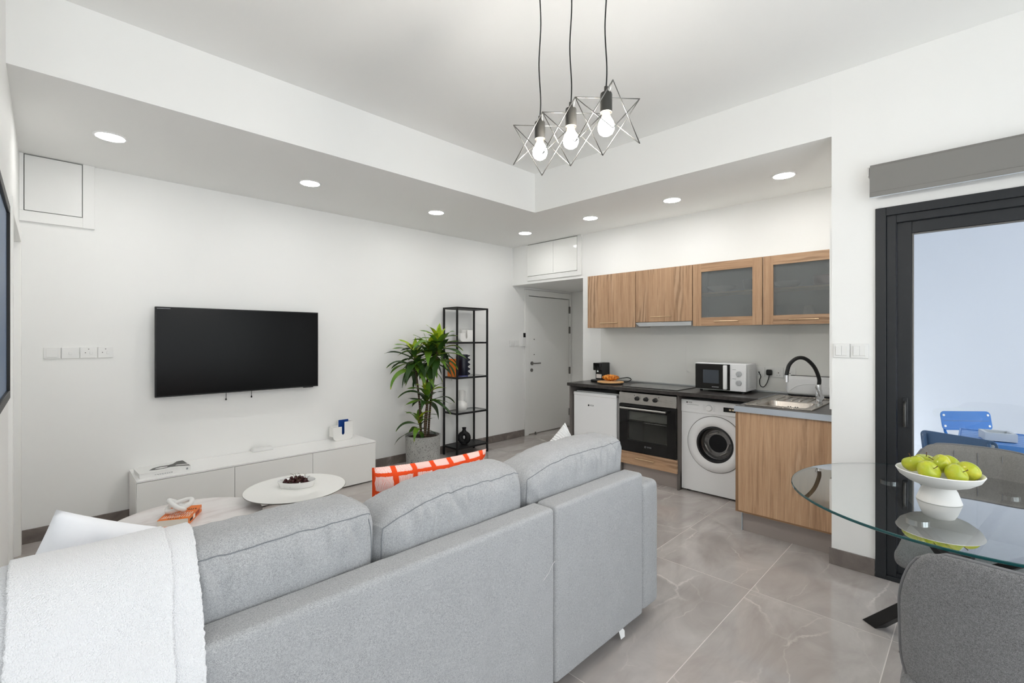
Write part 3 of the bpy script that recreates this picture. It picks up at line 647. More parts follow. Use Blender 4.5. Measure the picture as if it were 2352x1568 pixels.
# ------------------------------------------------------------------ coffee tables
def round_table(name, label, c, r, z, th, top, edge, legm, leg):
    t = thing(name, label, 'table', (c[0], c[1], 0)); x, y = c
    MB().rev((x, y, z-th), (0, 0, 1), [(r-0.012, 0), (r-0.002, th*0.5), (r, th*0.85), (r-0.001, th)], 72).build('tabletop', top, t, smooth=40)
    MB().rev((x, y, z-th-0.002), (0, 0, 1), [(r-0.016, 0), (r-0.004, th*0.5), (r+0.0006, th*0.8), (r+0.0006, th*0.9)], 72, True, False).build('table_edge', edge, t, smooth=40)
    MB().rev((x, y, 0), (0, 0, 1), leg, 40).build('pedestal', legm, t, smooth=40)
    return t
M['greyedge'] = mat('grey_table_edge', (122, 118, 114), 0.3)
round_table('coffee_table', 'glossy white round coffee table carrying the dish of cherries', (1.184, 3.235), 0.312, 0.42, 0.012, M['gloss'], M['greyedge'], M['blackplast'],
            [(0.17, 0), (0.17, 0.012), (0.06, 0.03), (0.035, 0.08), (0.032, 0.25), (0.05, 0.34), (0.085, 0.404)])
round_table('coffee_table', 'larger pale marble coffee table carrying the orange book', (0.58, 3.262), 0.388, 0.36, 0.014, M['pink_marble'], M['greyedge'], M['blackplast'],
            [(0.2, 0), (0.2, 0.012), (0.08, 0.03), (0.04, 0.08), (0.036, 0.2), (0.06, 0.29), (0.1, 0.342)])

# cherries in an oval dish
dc, dz = Vector((1.196, 3.255, 0.42)), 0.42
t = thing('oval_dish', 'white oval porcelain dish of dark cherries on the coffee table', 'dish', tuple(dc))
def oval(m, rows, n=40, cap0=True, cap1=True, ang=R(-45)):
    b = len(m.v); ca, sa = math.cos(ang), math.sin(ang)
    for a, bb, z in rows:
        for i in range(n):
            th = 2*math.pi*i/n; x, y = a*math.cos(th), bb*math.sin(th); m.v.append(Vector((dc.x + x*ca - y*sa, dc.y + x*sa + y*ca, z)))
    for k in range(len(rows)-1):
        for i in range(n): j = (i+1) % n; m.f.append([b+k*n+i, b+k*n+j, b+(k+1)*n+j, b+(k+1)*n+i])
    if cap0: m.f.append([b+i for i in reversed(range(n))])
    if cap1: m.f.append([b+(len(rows)-1)*n+i for i in range(n)])
    return m
oval(MB(), [(0.108, 0.072, dz), (0.112, 0.075, dz+0.002), (0.124, 0.088, dz+0.042), (0.126, 0.09, dz+0.043), (0.122, 0.086, dz+0.043), (0.119, 0.083, dz+0.040), (0.108, 0.073, dz+0.006)]).build('bowl', M['glosscer'], t, smooth=40)
ch0 = thing('cherry', 'dark red cherry heaped in the white oval dish', 'cherry', (0, 0, 0), 'cherries in the oval dish', local=True)
sm = MB(); prof = [(0.0005, -0.0105)] + [(0.0115*math.sin(R(a))*(1.0 + 0.05*math.sin(R(2*a))), -0.011*math.cos(R(a)) - (0.003 if a > 160 else 0)) for a in range(15, 180, 15)] + [(0.0005, 0.006)]
sm.rev((0, 0, 0), (0, 0, 1), prof, 16, False, False).build('fruit', M['cherry'], ch0, smooth=True)
MB().tube(spline([(0, 0, 0.006), (0.003, 0, 0.02), (0.012, 0.002, 0.034), (0.028, 0.004, 0.043)], 4), 0.0009, 5).build('stem', M['cherrystem'], ch0, smooth=True)
q = random.Random(11); placed = []; first = True
ca, sa = math.cos(R(-45)), math.sin(R(-45))
for layer, (A, Bq, z, n) in enumerate(((0.088, 0.052, dz+0.022, 17), (0.074, 0.042, dz+0.039, 13), (0.04, 0.016, dz+0.054, 5))):
    k = tries = 0
    while k < n and tries < 4000:
        tries += 1; r = math.sqrt(q.random()); th = q.uniform(0, 6.283); x, y = A*r*math.cos(th), Bq*r*math.sin(th)
        p = Vector((dc.x + x*ca - y*sa, dc.y + x*sa + y*ca, z + q.uniform(-0.002, 0.002)))
        if any((p - o).length < 0.0205 for o in placed): continue
        placed.append(p); k += 1
        o = ch0 if first else copy_tree(ch0); first = False
        o.location = p; tilt = q.uniform(0, 0.7) if q.random() < 0.35 else q.uniform(1.0, 2.2); o.rotation_euler = (tilt, 0, q.uniform(0, 6.28))

# orange paperback on the marble table, knot on top
P0 = Vector((0.57, 3.165, 0.36)); ang = math.atan2(3.235-3.165, 0.435-0.57)
t = thing('orange_book', 'thick orange paperback lying on the marble coffee table', 'book', tuple(P0), rz=ang)
# local x runs along the short edge (0.152), local -y along the long edge
bw, bl, bh = 0.152, 0.222, 0.040
MB().box(0.0025, bw-0.001, -bl+0.001, -0.001, 0.002, bh-0.002).build('page_block', M['paper'], t)
MB().box(0, bw, -bl, 0, bh-0.002, bh).box(0, bw, -bl, 0, 0, 0.002).box(0, 0.0025, -bl, 0, 0.002, bh-0.002).build('cover', M['orange'], t)
q = random.Random(5)
def strokes(y0, y1, x0, x1, m, name):
    g = MB(); x = x0
    while x < x1 - 0.004:
        w = q.uniform(0.003, 0.005); g.box(x, x+w, -y1, -y0, bh, bh+0.0004)
        if q.random() < 0.5: g.box(x+w, x+w+0.006, -y1, -y1+0.004, bh, bh+0.0004)
        if q.random() < 0.4: g.box(x+w, x+w+0.006, -y0-0.004, -y0, bh, bh+0.0004)
        x += w + q.uniform(0.006, 0.009)
    g.build(name, m, t, kind='stuff')
strokes(0.01, 0.018, 0.04, 0.105, M['ink'], 'author_lettering')
strokes(0.028, 0.062, 0.008, 0.143, M['whiteink'], 'title_lettering')
strokes(0.074, 0.108, 0.008, 0.12, M['whiteink'], 'title_lettering')
strokes(0.145, 0.165, 0.008, 0.08, M['ink'], 'subtitle_lettering')
MB().box(-0.0005, 0, -0.065, -0.02, 0.012, 0.026).build('spine_author', M['ink'], t); MB().box(-0.0005, 0, -0.105, -0.075, 0.008, 0.032).build('spine_badge', M['whiteink'], t)
MB().box(-0.0005, 0, -0.18, -0.115, 0.009, 0.030).build('spine_title', M['darkorange'], t); MB().box(-0.0005, 0, -0.213, -0.205, 0.016, 0.026).build('spine_logo', M['whiteink'], t)

kc = P0 + Vector((math.cos(ang)*0.085, math.sin(ang)*0.085, 0)) + Vector((math.sin(ang), -math.cos(ang), 0))*0.105 + Vector((0, 0, bh))
t = thing('knot_ornament', 'white ceramic chain-knot ornament resting on the orange book', 'ornament', tuple(kc), rz=R(-45))
def link(c, ax, ay, a, b, n=40):
    return [Vector(c) + Vector(ax)*a*math.copysign(abs(math.cos(u))**0.75, math.cos(u)) + Vector(ay)*b*math.copysign(abs(math.sin(u))**0.75, math.sin(u)) for u in (2*math.pi*i/n for i in range(n))]
rr = 0.0135
MB().tube(link((0.004, 0.006, 0.042), Vector((0.9, 0.33, 0.27)).normalized(), Vector((-0.33, 0.85, 0.40)).normalized(), 0.062, 0.033), rr, 14, True).build('link', M['ceramic'], t, smooth=True)
MB().tube(link((-0.006, -0.004, 0.048), Vector((-0.84, 0.50, 0.22)).normalized(), Vector((0.40, 0.75, -0.52)).normalized(), 0.058, 0.031), rr, 14, True).build('link', M['ceramic'], t, smooth=True)

# ------------------------------------------------------------------ sofa
SY, SX0, SX1 = 1.165, -0.09, 2.08
sofa = thing('sofa', 'light grey fabric three-seat sofa seen from behind', 'sofa', (1.0, 1.62, 0))
def cushion_mesh(sx, sy, sz, r, n=(26, 10, 20), bulge=(0.0, 0.0, 0.0), creases=(), amp=0.002, seed=0, slump=(0, 0), pucker=0.0):
    h = Vector((sx/2, sy/2, sz/2)); verts = {}; m = MB()
    def axis(k, nk):
        out = []
        inner = h[k] - r; ne = 5
        for i in range(ne): out.append(-h[k] + r*(1 - math.cos(math.pi/2*i/ne)) * 1.0)
        for i in range(nk + 1): out.append(-inner + 2*inner*i/nk)
        for i in range(ne): out.append(h[k] - r*(1 - math.cos(math.pi/2*(ne-1-i)/ne)))
        return out
    A = [axis(k, n[k]) for k in range(3)]
    def put(p):
        key = tuple(round(c, 6) for c in p)
        if key in verts: return verts[key]
        p = Vector(p); qv = Vector([max(-(h[k]-r), min(h[k]-r, p[k])) for k in range(3)]); d = p - qv
        nn = d.normalized() if d.length > 1e-9 else Vector((0, 0, 1)); o = qv + nn*r if d.length > 1e-9 else p
        s = [o[k]/h[k] for k in range(3)]
        b = Vector((bulge[0]*nn.x*(1-s[1]**2)*(1-s[2]**2), bulge[1]*nn.y*(1-s[0]**4)*(1-s[2]**4), bulge[2]*nn.z*(1-s[0]**4)*(1-s[1]**2)))
        o = o + b
        w = amp*noise.noise(Vector((o.x*9, o.y*9, o.z*5)) + Vector((seed, seed*2, 0))) + amp*0.6*noise.noise(Vector((o.x*26, o.y*14, o.z*8)) + Vector((seed, 0, 3)))
        for (cx, cz, dx, dz, L, wd, dp) in creases:
            if nn.y < -0.1 or nn.z > 0.3:
                # position along the developed surface: z on the back, plus the way over the top
                zz_ = o.z if nn.z < 0.5 else h[2] + (o.y + h[1])
                ux, uz = o.x - cx, zz_ - cz; al = ux*dx + uz*dz; ac = ux*dz - uz*dx
                if -0.03 < al < L: w -= dp*math.exp(-(ac/wd)**2)*max(0, min(1, (al+0.03)/0.05))*max(0, 1 - al/L) - dp*0.5*math.exp(-((ac-2.2*wd)/wd)**2)*max(0, 1-al/L)*max(0, min(1, (al+0.03)/0.05))
        if pucker and (nn.y < 0.2):
            ds = (h.z - r*0.3 - o.z) if nn.z < 0.7 else (o.y + h.y - r*0.3)*1.3
            w += pucker*noise.noise(Vector((o.x*17 + seed, seed, 0.3)))*math.exp(-(max(0, ds)/0.055)) + pucker*0.6*noise.noise(Vector((o.x*38 + seed, seed, 2.3)))*math.exp(-(max(0, ds)/0.03))
        if slump != (0, 0):
            k_ = max(0, o.z/h.z); sx_ = o.x/h.x; o = o - Vector((0, 0, k_*(slump[0]*max(0, -sx_)**2.2 + slump[1]*max(0, sx_)**2.2)))
        o = o + nn*w; m.v.append(o); verts[key] = len(m.v) - 1; return verts[key]
    X_, Z_ = A[0], A[2]; hx_, hy_, hz_ = h
    per = [(x, -hy_, hz_) for x in X_[:-1]] + [(hx_, -hy_, z) for z in reversed(Z_[1:])] + [(x, -hy_, -hz_) for x in reversed(X_[1:])] + [(-hx_, -hy_, z) for z in Z_[:-1]]
    m.edge = [m.v[put(p)] + Vector((p[0]/hx_*(abs(p[0]) == hx_), -1, p[2]/hz_*(abs(p[2]) == hz_)))*0.0006 for p in per]
    for k in range(3):
        a, b = (k+1) % 3, (k+2) % 3
        for sgn in (-1, 1):
            for i in range(len(A[a])-1):
                for j in range(len(A[b])-1):
                    qd = []
                    for (ii, jj) in ((i, j), (i+1, j), (i+1, j+1), (i, j+1)):
                        p = [0, 0, 0]; p[k] = sgn*h[k]; p[a] = A[a][ii]; p[b] = A[b][jj]; qd.append(put(p))
                    if len(set(qd)) >= 3: m.f.append(qd if len(set(qd)) == 4 else list(dict.fromkeys(qd)))
    return m
def moved(m, c, rx=0.0, rz=0.0):
    mt = Matrix.Translation(c) @ Matrix.Rotation(rz, 4, 'Z') @ Matrix.Rotation(rx, 4, 'X'); m.v = [mt @ v for v in m.v]; return m
def panel(x0, x1, y0, y1, z0, z1, r, nm, seed, n=(16, 4, 12), amp=0.0012, b=0.004):
    return moved(cushion_mesh(x1-x0, y1-y0, z1-z0, r, n, (b, b, b*0.5), (), amp, seed), ((x0+x1)/2, (y0+y1)/2, (z0+z1)/2)).build(nm, M['sofa'], sofa, smooth=True)
panel(SX0-0.01, 1.402, SY, SY+0.11, 0.06, 0.757, 0.018, 'back_panel', 1, (30, 4, 14))
panel(1.409, SX1, SY, SY+0.11, 0.06, 0.757, 0.018, 'back_panel', 5, (16, 4, 14))
panel(SX1+0.006, 2.245, SY+0.004, 2.08, 0.06, 0.692, 0.03, 'armrest', 8, (5, 18, 14))
panel(-0.262, SX0-0.014, SY+0.004, 2.08, 0.06, 0.692, 0.03, 'armrest', 9, (5, 18, 14))
panel(SX0-0.01, SX1, SY+0.112, 2.06, 0.06, 0.29, 0.02, 'seat_base', 3, (20, 10, 4))
for a, b, s in ((-0.09, 0.688, 21), (0.692, 1.338, 22), (1.342, 2.078, 23)):
    moved(cushion_mesh(b-a, 0.78, 0.18, 0.05, (16, 16, 3), (0, 0, 0.02), (), 0.002, s), ((a+b)/2, 1.28+0.4, 0.38)).build('seat_cushion', M['sofa'], sofa, smooth=True)
for x in (-0.18, 2.16):
    for y in (1.25, 2.0): MB().rev((x, y, 0), (0, 0, 1), [(0.018, 0), (0.022, 0.006), (0.022, 0.062)], 14).build('leg', M['blackplast'], sofa, smooth=40)
MB().prism([(0, 0), (0.032, 0), (0.036, 0.03), (0.022, 0.052), (-0.01, 0.05)], (1.895, SY+0.01, 0.014), (1, 0, 0), (-0.2, 0, 0.98), (0, 1, 0), 0.0015).build('care_tag', M['white_tag'], sofa)
def back_cushion(x0, x1, z1, seed, cr, lean=3.5, yc=1.405, nm='back_cushion', slump=(0, 0)):
    sx, sy, sz = x1-x0, 0.225, z1-0.455
    c = ((x0+x1)/2, yc, (z1+0.455)/2)
    m = cushion_mesh(sx, sy, sz, 0.062, (84, 8, 54), (0.006, 0.014, 0.012), cr, 0.005, seed, slump, 0.012); edge = m.edge
    o = moved(m, c, R(lean)).build(nm, M['sofa'], sofa, smooth=True)
    g = MB(); g.tube(edge, 0.0014, 6, True); moved(g, c, R(lean)).build('seam', M['seam'], o, smooth=True)
    return o
q = random.Random(21)
def creases(sx, sz, n, seed, right_heavy=True):
    q = random.Random(seed); out = []
    for i in range(n):
        cx = q.uniform(-0.42, 0.48)*sx; sl = q.uniform(-0.5, 0.5); L = q.uniform(0.06, 0.16)
        out.append((cx, sz/2 - 0.03 + q.uniform(0, 0.03), sl*0.6, -1/math.sqrt(1+sl*sl), L, q.uniform(0.009, 0.016), q.uniform(0.009, 0.018)))
    return out
back_cushion(-0.088, 0.712, 0.916, 31, creases(0.8, 0.46, 16, 4))
back_cushion(0.716, 1.366, 0.908, 32, creases(0.65, 0.45, 14, 8), slump=(0.07, 0.0))
back_cushion(1.370, 2.112, 0.914, 33, creases(0.742, 0.46, 13, 15) + [(-0.33, 0.12, 0.3, -0.95, 0.22, 0.012, 0.012), (-0.35, 0.0, 0.5, -0.86, 0.16, 0.012, 0.010)], slump=(0.06, 0.0))
# loose threads
tag(MB().tube(spline([(0.402, 1.284, 0.742), (0.43, 1.282, 0.752), (0.455, 1.282, 0.765), (0.49, 1.281, 0.774)], 5), 0.0007, 5).build('loose_thread', M['white_tag'], smooth=True), 'fine white thread on the back of the left sofa cushion', 'thread')
tag(MB().tube(spline([(1.33, 1.1625, 0.50), (1.36, 1.162, 0.52), (1.385, 1.162, 0.545), (1.40, 1.162, 0.552)], 5), 0.0006, 5).build('loose_thread', M['white_tag'], smooth=True), 'fine white thread by the seam of the sofa back panel', 'thread')

# ------------------------------------------------------------------ throw pillows
def pillow(w, h, th, n=28, seed=0, wr=0.006, pinch=0.08):
    m = MB(); m.uv = []; idx = {}
    for side in (1, -1):
        for i in range(n+1):
            for j in range(n+1):
                s, t = -1 + 2*i/n, -1 + 2*j/n; edge = i in (0, n) or j in (0, n)
                if side == -1 and edge: idx[(side, i, j)] = idx[(1, i, j)]; continue
                x = w/2*s*(1 - pinch*(1-t*t)*abs(s)**3) ; y = h/2*t*(1 - pinch*(1-s*s)*abs(t)**3)
                d = th/2*((1-abs(s)**2.6)*(1-abs(t)**2.6))**0.55
                e = (1-s*s)*(1-t*t); nz = noise.noise(Vector((s*2.2+seed, t*2.2, side*3))) + 0.5*noise.noise(Vector((s*5+seed, t*5, side*3)))
                d += wr*nz*min(1, e*4) * 1.6
                idx[(side, i, j)] = len(m.v); m.v.append(Vector((x, y, side*d))); m.uv.append((i/n, j/n))
        for i in range(n):
            for j in range(n):
                f = [idx[(side, i, j)], idx[(side, i+1, j)], idx[(side, i+1, j+1)], idx[(side, i, j+1)]]
                m.f.append(f if side == 1 else f[::-1])
    return m
def put_pillow(name, label, m, mtl, mw):
    o = m.build(name, mtl, smooth=True, label=label, cat='cushion', loc=(0, 0, 0)); o.matrix_world = mw; return o
def basis(c, x, y):
    x = Vector(x).normalized(); y = Vector(y); y = (y - x*x.dot(y)).normalized(); z = x.cross(y)
    return Matrix(((x.x, y.x, z.x, c[0]), (x.y, y.y, z.y, c[1]), (x.z, y.z, z.z, c[2]), (0, 0, 0, 1)))
put_pillow('throw_pillow', 'orange cushion with white scratched squares on the sofa', pillow(0.58, 0.46, 0.13, seed=2, wr=0.010, pinch=0.05), M['orange_fab'], basis((1.19, 1.70, 0.672), (1, -0.05, -0.03), (0, -0.12, 1)))
put_pillow('throw_pillow', 'white ribbed cushion with one corner up by the sofa armrest', pillow(0.45, 0.43, 0.13, seed=5, wr=0.006), M['rib'], basis((1.962, 1.602, 0.652), (0.85, -0.1, 0.5), (-0.15, 0.2, 0.97)))
put_pillow('throw_pillow', 'plain white cotton cushion behind the draped throw', pillow(0.43, 0.43, 0.15, seed=9, wr=0.012, pinch=0.06), M['cotton'], basis((0.125, 1.75, 0.685), (0.91, 0.05, -0.41), (0.41, -0.1, 0.91)))

# ------------------------------------------------------------------ throw blanket over the left of the sofa
def drape(path, x0, x1, off, seed, m, step=0.0045):
    P = spline([Vector((0, y, z)) for y, z in path], 40); L = [0]
    for a, b in zip(P, P[1:]): L.append(L[-1] + (b-a).length)
    nu = int(L[-1]/step); k = 0; rows = []
    for i in range(nu + 1):
        s = L[-1]*i/nu
        while k < len(L)-2 and L[k+1] < s: k += 1
        tt = (s - L[k])/(L[k+1]-L[k]); p = P[k].lerp(P[k+1], tt); d = (P[k+1]-P[k]).normalized(); nn = Vector((0, -d.z, d.y)); nn = -nn if nn.dot(Vector((0, -0.6, 0.8))) < 0 else nn
        rows.append((p, nn, s))
    b = len(m.v); nx = int((x1-x0)/step)
    for p, nn, s in rows:
        ea = 0.003*noise.noise(Vector((s*110, seed, 0))) + 0.006*noise.noise(Vector((s*7, seed, 1))); eb = 0.003*noise.noise(Vector((s*110, seed, 7))) + 0.006*noise.noise(Vector((s*7, seed, 9)))
        for j in range(nx+1):
            f = j/nx; sh = -0.068*s/rows[-1][2]; xx = (x0 + ea)*(1-f) + (x1 + eb + sh)*f
            dd = off + 0.006*(noise.noise(Vector((xx*7, s*2.0, seed)))+0.4) + 0.0012*noise.noise(Vector((xx*160, s*160, seed))) + 0.0008*abs(noise.noise(Vector((xx*70, s*90, seed+5))))
            m.v.append(Vector((xx, 0, 0)) + p + nn*dd)
    for i in range(nu):
        for j in range(nx): a = b + i*(nx+1) + j; m.f.append([a, a+1, a+nx+2, a+nx+1])
    return m
path = [(1.575, 0.66), (1.555, 0.80), (1.51, 0.90), (1.42, 0.934), (1.33, 0.926), (1.262, 0.875), (1.212, 0.80), (1.165, 0.735), (1.148, 0.66), (1.146, 0.50), (1.146, 0.12)]
th = drape(path, -0.20, 0.275, 0.004, 3, MB()); th = drape(path, -0.055, 0.222, 0.012, 8, th)
o = th.build('throw_blanket', M['throw'], smooth=True, label='white fluffy boucle throw draped over the left end of the sofa', cat='blanket')
m = o.modifiers.new('thickness', 'SOLIDIFY'); m.thickness = 0.004; m.offset = 1

# ------------------------------------------------------------------ black open shelf and what stands on it
HX0, HX1, HY0, HY1 = 3.418, 3.915, 4.335, 4.61
LV = [0.117, 0.529, 0.953, 1.372, 1.79]
t = thing('open_shelf', 'tall black metal open shelf with glass boards by the wall', 'shelf', (3.67, 4.47, 0)); w = 0.02
for x in (HX0, HX1-w):
    for y in (HY0, HY1-w): Bx(x, x+w, y, y+w, 0, 1.79).build('post', M['black'], t, bevel=0.0015)
for z in LV:
    for y in (HY0, HY1-w): Bx(HX0+w, HX1-w, y, y+w, z-0.02, z).build('rail', M['black'], t)
    for x in (HX0, HX1-w): Bx(x, x+w, HY0+w, HY1-w, z-0.02, z).build('rail', M['black'], t)
    if z in (LV[0], LV[-1]): Bx(HX0+w, HX1-w, HY0+w, HY1-w, z-0.016, z-0.002).build('shelf_panel', M['black'], t)
    else: Bx(HX0+w, HX1-w, HY0+w, HY1-w, z-0.008, z-0.0005).build('glass_shelf', M['shelfglass'], t)
slot_vase('slotted_vase', 'plain white slotted vase on the upper glass board of the shelf', 3.64, 4.47, LV[3], 0.20, 0.155, 0.09, M['matceram'])
# navy vase with wavy handles
z = LV[2]; x, y = 3.60, 4.445
t = thing('navy_vase', 'dark navy cylinder vase with scalloped fins on the black shelf', 'vase', (x, y, z))
MB().rev((x, y, z), (0, 0, 1), [(0.058, 0), (0.06, 0.004), (0.06, 0.262), (0.058, 0.265), (0.054, 0.262), (0.054, 0.01)], 36).build('body', M['navy'], t, smooth=40)
for sg in (1, -1):
    ux = Vector((0.707, -0.707, 0))*sg; out = [(0.05, 0.01)]
    for i in range(33): zz_ = 0.015 + 0.24*i/32; out.append((0.073 + 0.016*math.cos(2*math.pi*(zz_-0.005)/0.056 + math.pi), zz_))
    out.append((0.05, 0.262))
    MB().prism(out, Vector((x, y, z)) - Vector((0.707, 0.707, 0))*0.005, ux, (0, 0, 1), (0.707, 0.707, 0), 0.01).build('scalloped_fin', M['navy'], t)
MB().rev((x, y, z), (0, 0, 1), [(0.0605, 0), (0.0605, 0.012)], 36, False, False).build('foot_band', mat('violet_glaze', (92, 96, 150), 0.4), t, smooth=True)
# upright orange book
t = thing('orange_book', 'upright orange book with white fore-edge behind the plant on the shelf', 'book', (3.49, 4.50, LV[2]))
zb = LV[2]
Bx(3.447, 3.474, 4.40, 4.545, zb+0.003, zb+0.212).build('page_block', M['paper'], t)
MB().box(3.443, 3.447, 4.395, 4.55, zb, zb+0.215).box(3.474, 3.478, 4.395, 4.55, zb, zb+0.215).box(3.443, 3.478, 4.391, 4.395, zb, zb+0.215).build('cover', M['orange'], t, bevel=0.001)
for xa in (3.45, 3.462): Bx(xa, xa+0.008, 4.3895, 4.391, zb+0.02, zb+0.05).build('spine_print', M['ink'], t)
# white bottle vase with a handle
z = LV[1]; x, y = 3.585, 4.46
t = thing('bottle_vase', 'matt white bottle vase with a tall square handle on the shelf', 'vase', (x, y, z))
MB().rev((x, y, z), (0, 0, 1), [(0.04, 0), (0.06, 0.012), (0.074, 0.05), (0.07, 0.09), (0.045, 0.118), (0.03, 0.128), (0.03, 0.25), (0.033, 0.254), (0.026, 0.254), (0.024, 0.13)], 36).build('body', M['matceram'], t, smooth=40)
MB().tube([(x+0.02, y-0.02, z+0.24), (x+0.037, y-0.037, z+0.248), (x+0.044, y-0.044, z+0.24), (x+0.044, y-0.044, z+0.14), (x+0.04, y-0.04, z+0.11)], 0.007, 8).build('handle', M['matceram'], t, smooth=True)
# black ring vase
z = LV[0]; x, y = 3.64, 4.475
t = thing('ring_vase', 'matt black ring-shaped vase on the bottom board of the shelf', 'vase', (x, y, z))
ux, uy = Vector((0.707, -0.707, 0)), Vector((0.707, 0.707, 0)); c = Vector((x, y, z+0.078)); ring = []
pts = [c + ux*0.047*math.cos(a) + Vector((0, 0, 1))*0.052*math.sin(a) for a in (2*math.pi*i/40 for i in range(40))]
MB().tube(pts, 0.034, 20, True, radii=[0.031 + 0.005*abs(math.cos(2*math.pi*i/40)) - 0.004*max(0, math.sin(2*math.pi*i/40)) for i in range(40)]).build('ring_body', M['blackceram'], t, smooth=True)
MB().rev((x, y, z+0.145), (0, 0, 1), [(0.04, -0.01), (0.03, 0.01), (0.022, 0.025), (0.022, 0.042), (0.027, 0.05), (0.027, 0.056), (0.02, 0.056), (0.018, 0.02)], 24).build('neck', M['blackceram'], t, smooth=40)
MB().rev((x, y, z), (0, 0, 1), [(0.036, 0), (0.04, 0.006), (0.038, 0.016)], 24).build('foot', M['blackceram'], t, smooth=40)

# ------------------------------------------------------------------ potted dracaena
PX, PY = 2.91, 4.285
pl = thing('potted_dracaena', 'tall leafy dracaena in a speckled grey pot beside the black shelf', 'plant', (PX, PY, 0))
MB().rev((PX, PY, 0), (0, 0, 1), [(0.172, 0), (0.178, 0.006), (0.19, 0.36), (0.189, 0.366), (0.174, 0.366), (0.172, 0.335)], 64, True, False).build('pot', M['pot'], pl, smooth=40)
so = MB(); n = 40; q = random.Random(2)
so.rev((PX, PY, 0.338), (0, 0, 1), [(0.173, 0), (0.13, 0.006), (0.08, 0.01), (0.03, 0.012), (0.001, 0.012)], 40, False, True).build('soil', M['soil'], pl, smooth=True)
RV, FV = Vector((0.707, -0.707, 0)), Vector((0.707, 0.707, 0))
def leaf_mesh(name, L, wd, b0, b1, m, twist=0.0, n=10):
    """strap leaf growing from the origin along +x, pitch bends from b0 to b1 (degrees)"""
    mb = MB(); mb.uv = []; p = Vector((0, 0, 0)); ds = L/n
    for i in range(n+1):
        f = i/n; a = R(b0 + (b1-b0)*f**1.1); d = Vector((math.cos(a), 0, math.sin(a))); up = Vector((-math.sin(a), 0, math.cos(a)))
        wv = wd*max(0.02, (0.42 + 0.58*min(1, f/0.3)**0.8) if f < 0.3 else (1 - ((f-0.3)/0.7)**1.55)) * 0.5
        tw = twist*f; sd = Vector((0, math.cos(tw), 0)) + up*math.sin(tw); wob = 0.006*math.sin(f*9+L*40)
        mb.v += [p - sd*wv + up*(0.22*wv), p + up*wob*0.3, p + sd*wv + up*(0.22*wv + wob)]; mb.uv += [(0, f), (0.5, f), (1, f)]
        p = p + d*ds
    for i in range(n):
        for k in (0, 1): a = i*3 + k; mb.f.append([a, a+1, a+4, a+3])
    me = mb.mesh(name, Vector((0, 0, 0)), True); me.materials.append(m); return me
LM = {}
for k, m in (('dark', 'leafdark'), ('mid', 'leafmid'), ('young', 'leafyoung')):
    LM[k] = [leaf_mesh('leaf', L, wd, b0, b1, M[m], tw) for L, wd, b0, b1, tw in ((0.34, 0.078, 30, -25, 0.4), (0.36, 0.080, 45, -45, -0.5), (0.30, 0.076, 10, -35, 0.6), (0.27, 0.068, 50, 5, -0.3), (0.34, 0.078, -5, -60, 0.3))]
LU = [leaf_mesh('leaf', L, 0.066, b, e, M['leafyoung'], tw) for L, b, e, tw in ((0.2, 62, 48, 0.3), (0.24, 45, 5, -0.4), (0.22, 30, -10, 0.3), (0.16, 75, 70, 0.1))]
LUM = [leaf_mesh('leaf', L, 0.066, 58, e, M['leafmid'], tw) for L, e, tw in ((0.23, 15, 0.2), (0.25, -10, -0.3))]
def add_leaf(me, p, az, s=1.0, pitch=0.0):
    o = bpy.data.objects.new('leaf', me); COL.objects.link(o); o.parent = pl; o.location = Vector(p) - org(pl)
    o.rotation_euler = (0, -pitch, az); o.scale = (s, s, s)
def crown(top, n, seed, s=1.0, young=4, drop=0.2, dark=0.4):
    q = random.Random(seed); a = q.uniform(0, 6.28)
    for i in range(n):
        a += 2.39996 + q.uniform(-0.25, 0.25); f = i/n
        p = Vector(top) - Vector((0, 0, drop*f)) + Vector((math.cos(a), math.sin(a), 0))*0.008
        y_dir = math.sin(a)                      # keep leaves off the wall
        reach = 1.0 if p.y + 0.33*y_dir < YT - 0.04 else max(0.35, (YT - 0.04 - p.y)/max(0.05, 0.33*y_dir))
        sc = s*q.uniform(0.85, 1.1)*min(1, reach)
        if i < young: add_leaf(q.choice(LU), p, a, s*q.uniform(0.8, 1.05)*min(1, reach+0.2), q.uniform(-0.1, 0.2))
        elif i < young + 6: add_leaf(q.choice(LUM), p, a, sc, q.uniform(-0.3, 0.1))
        else:
            k = 'dark' if q.random() < dark + 0.4*f else 'mid'
            add_leaf(q.choice(LM[k]), p, a, sc, q.uniform(-0.35, 0.35) - 0.9*max(0, f-0.4))
base = Vector((PX, PY, 0.34))
crowns = [((-0.085, -0.03, 1.30), (-0.02, -0.02), 40, 1.0, 7), ((0.175, -0.04, 1.42), (0.05, 0.03), 40, 1.0, 7), ((0.06, 0.0, 1.36), (0.03, -0.05), 34, 1.0, 5), ((0.06, -0.06, 0.86), (0.035, -0.06), 24, 0.98, 6), ((-0.035, -0.03, 0.56), (-0.03, 0.0), 14, 0.85, 1)]
for k, ((r, f, z), (br, bf), n, s, yg) in enumerate(crowns):
    top = Vector((PX, PY, 0)) + RV*r + FV*f + Vector((0, 0, z)); bot = base + RV*br + FV*bf
    pts = spline([bot, bot.lerp(top, 0.35) + RV*0.012*(-1)**k, bot.lerp(top, 0.7), top], 5)
    MB().tube(pts, 0.011, 8, radii=[0.013 - 0.004*i/len(pts) for i in range(len(pts))]).build('stem', M['stem'], pl, smooth=True)
    crown(top, n, 40 + k, s, yg, 0.25 if n > 25 else 0.17, 0.30 if k < 3 else 0.45)

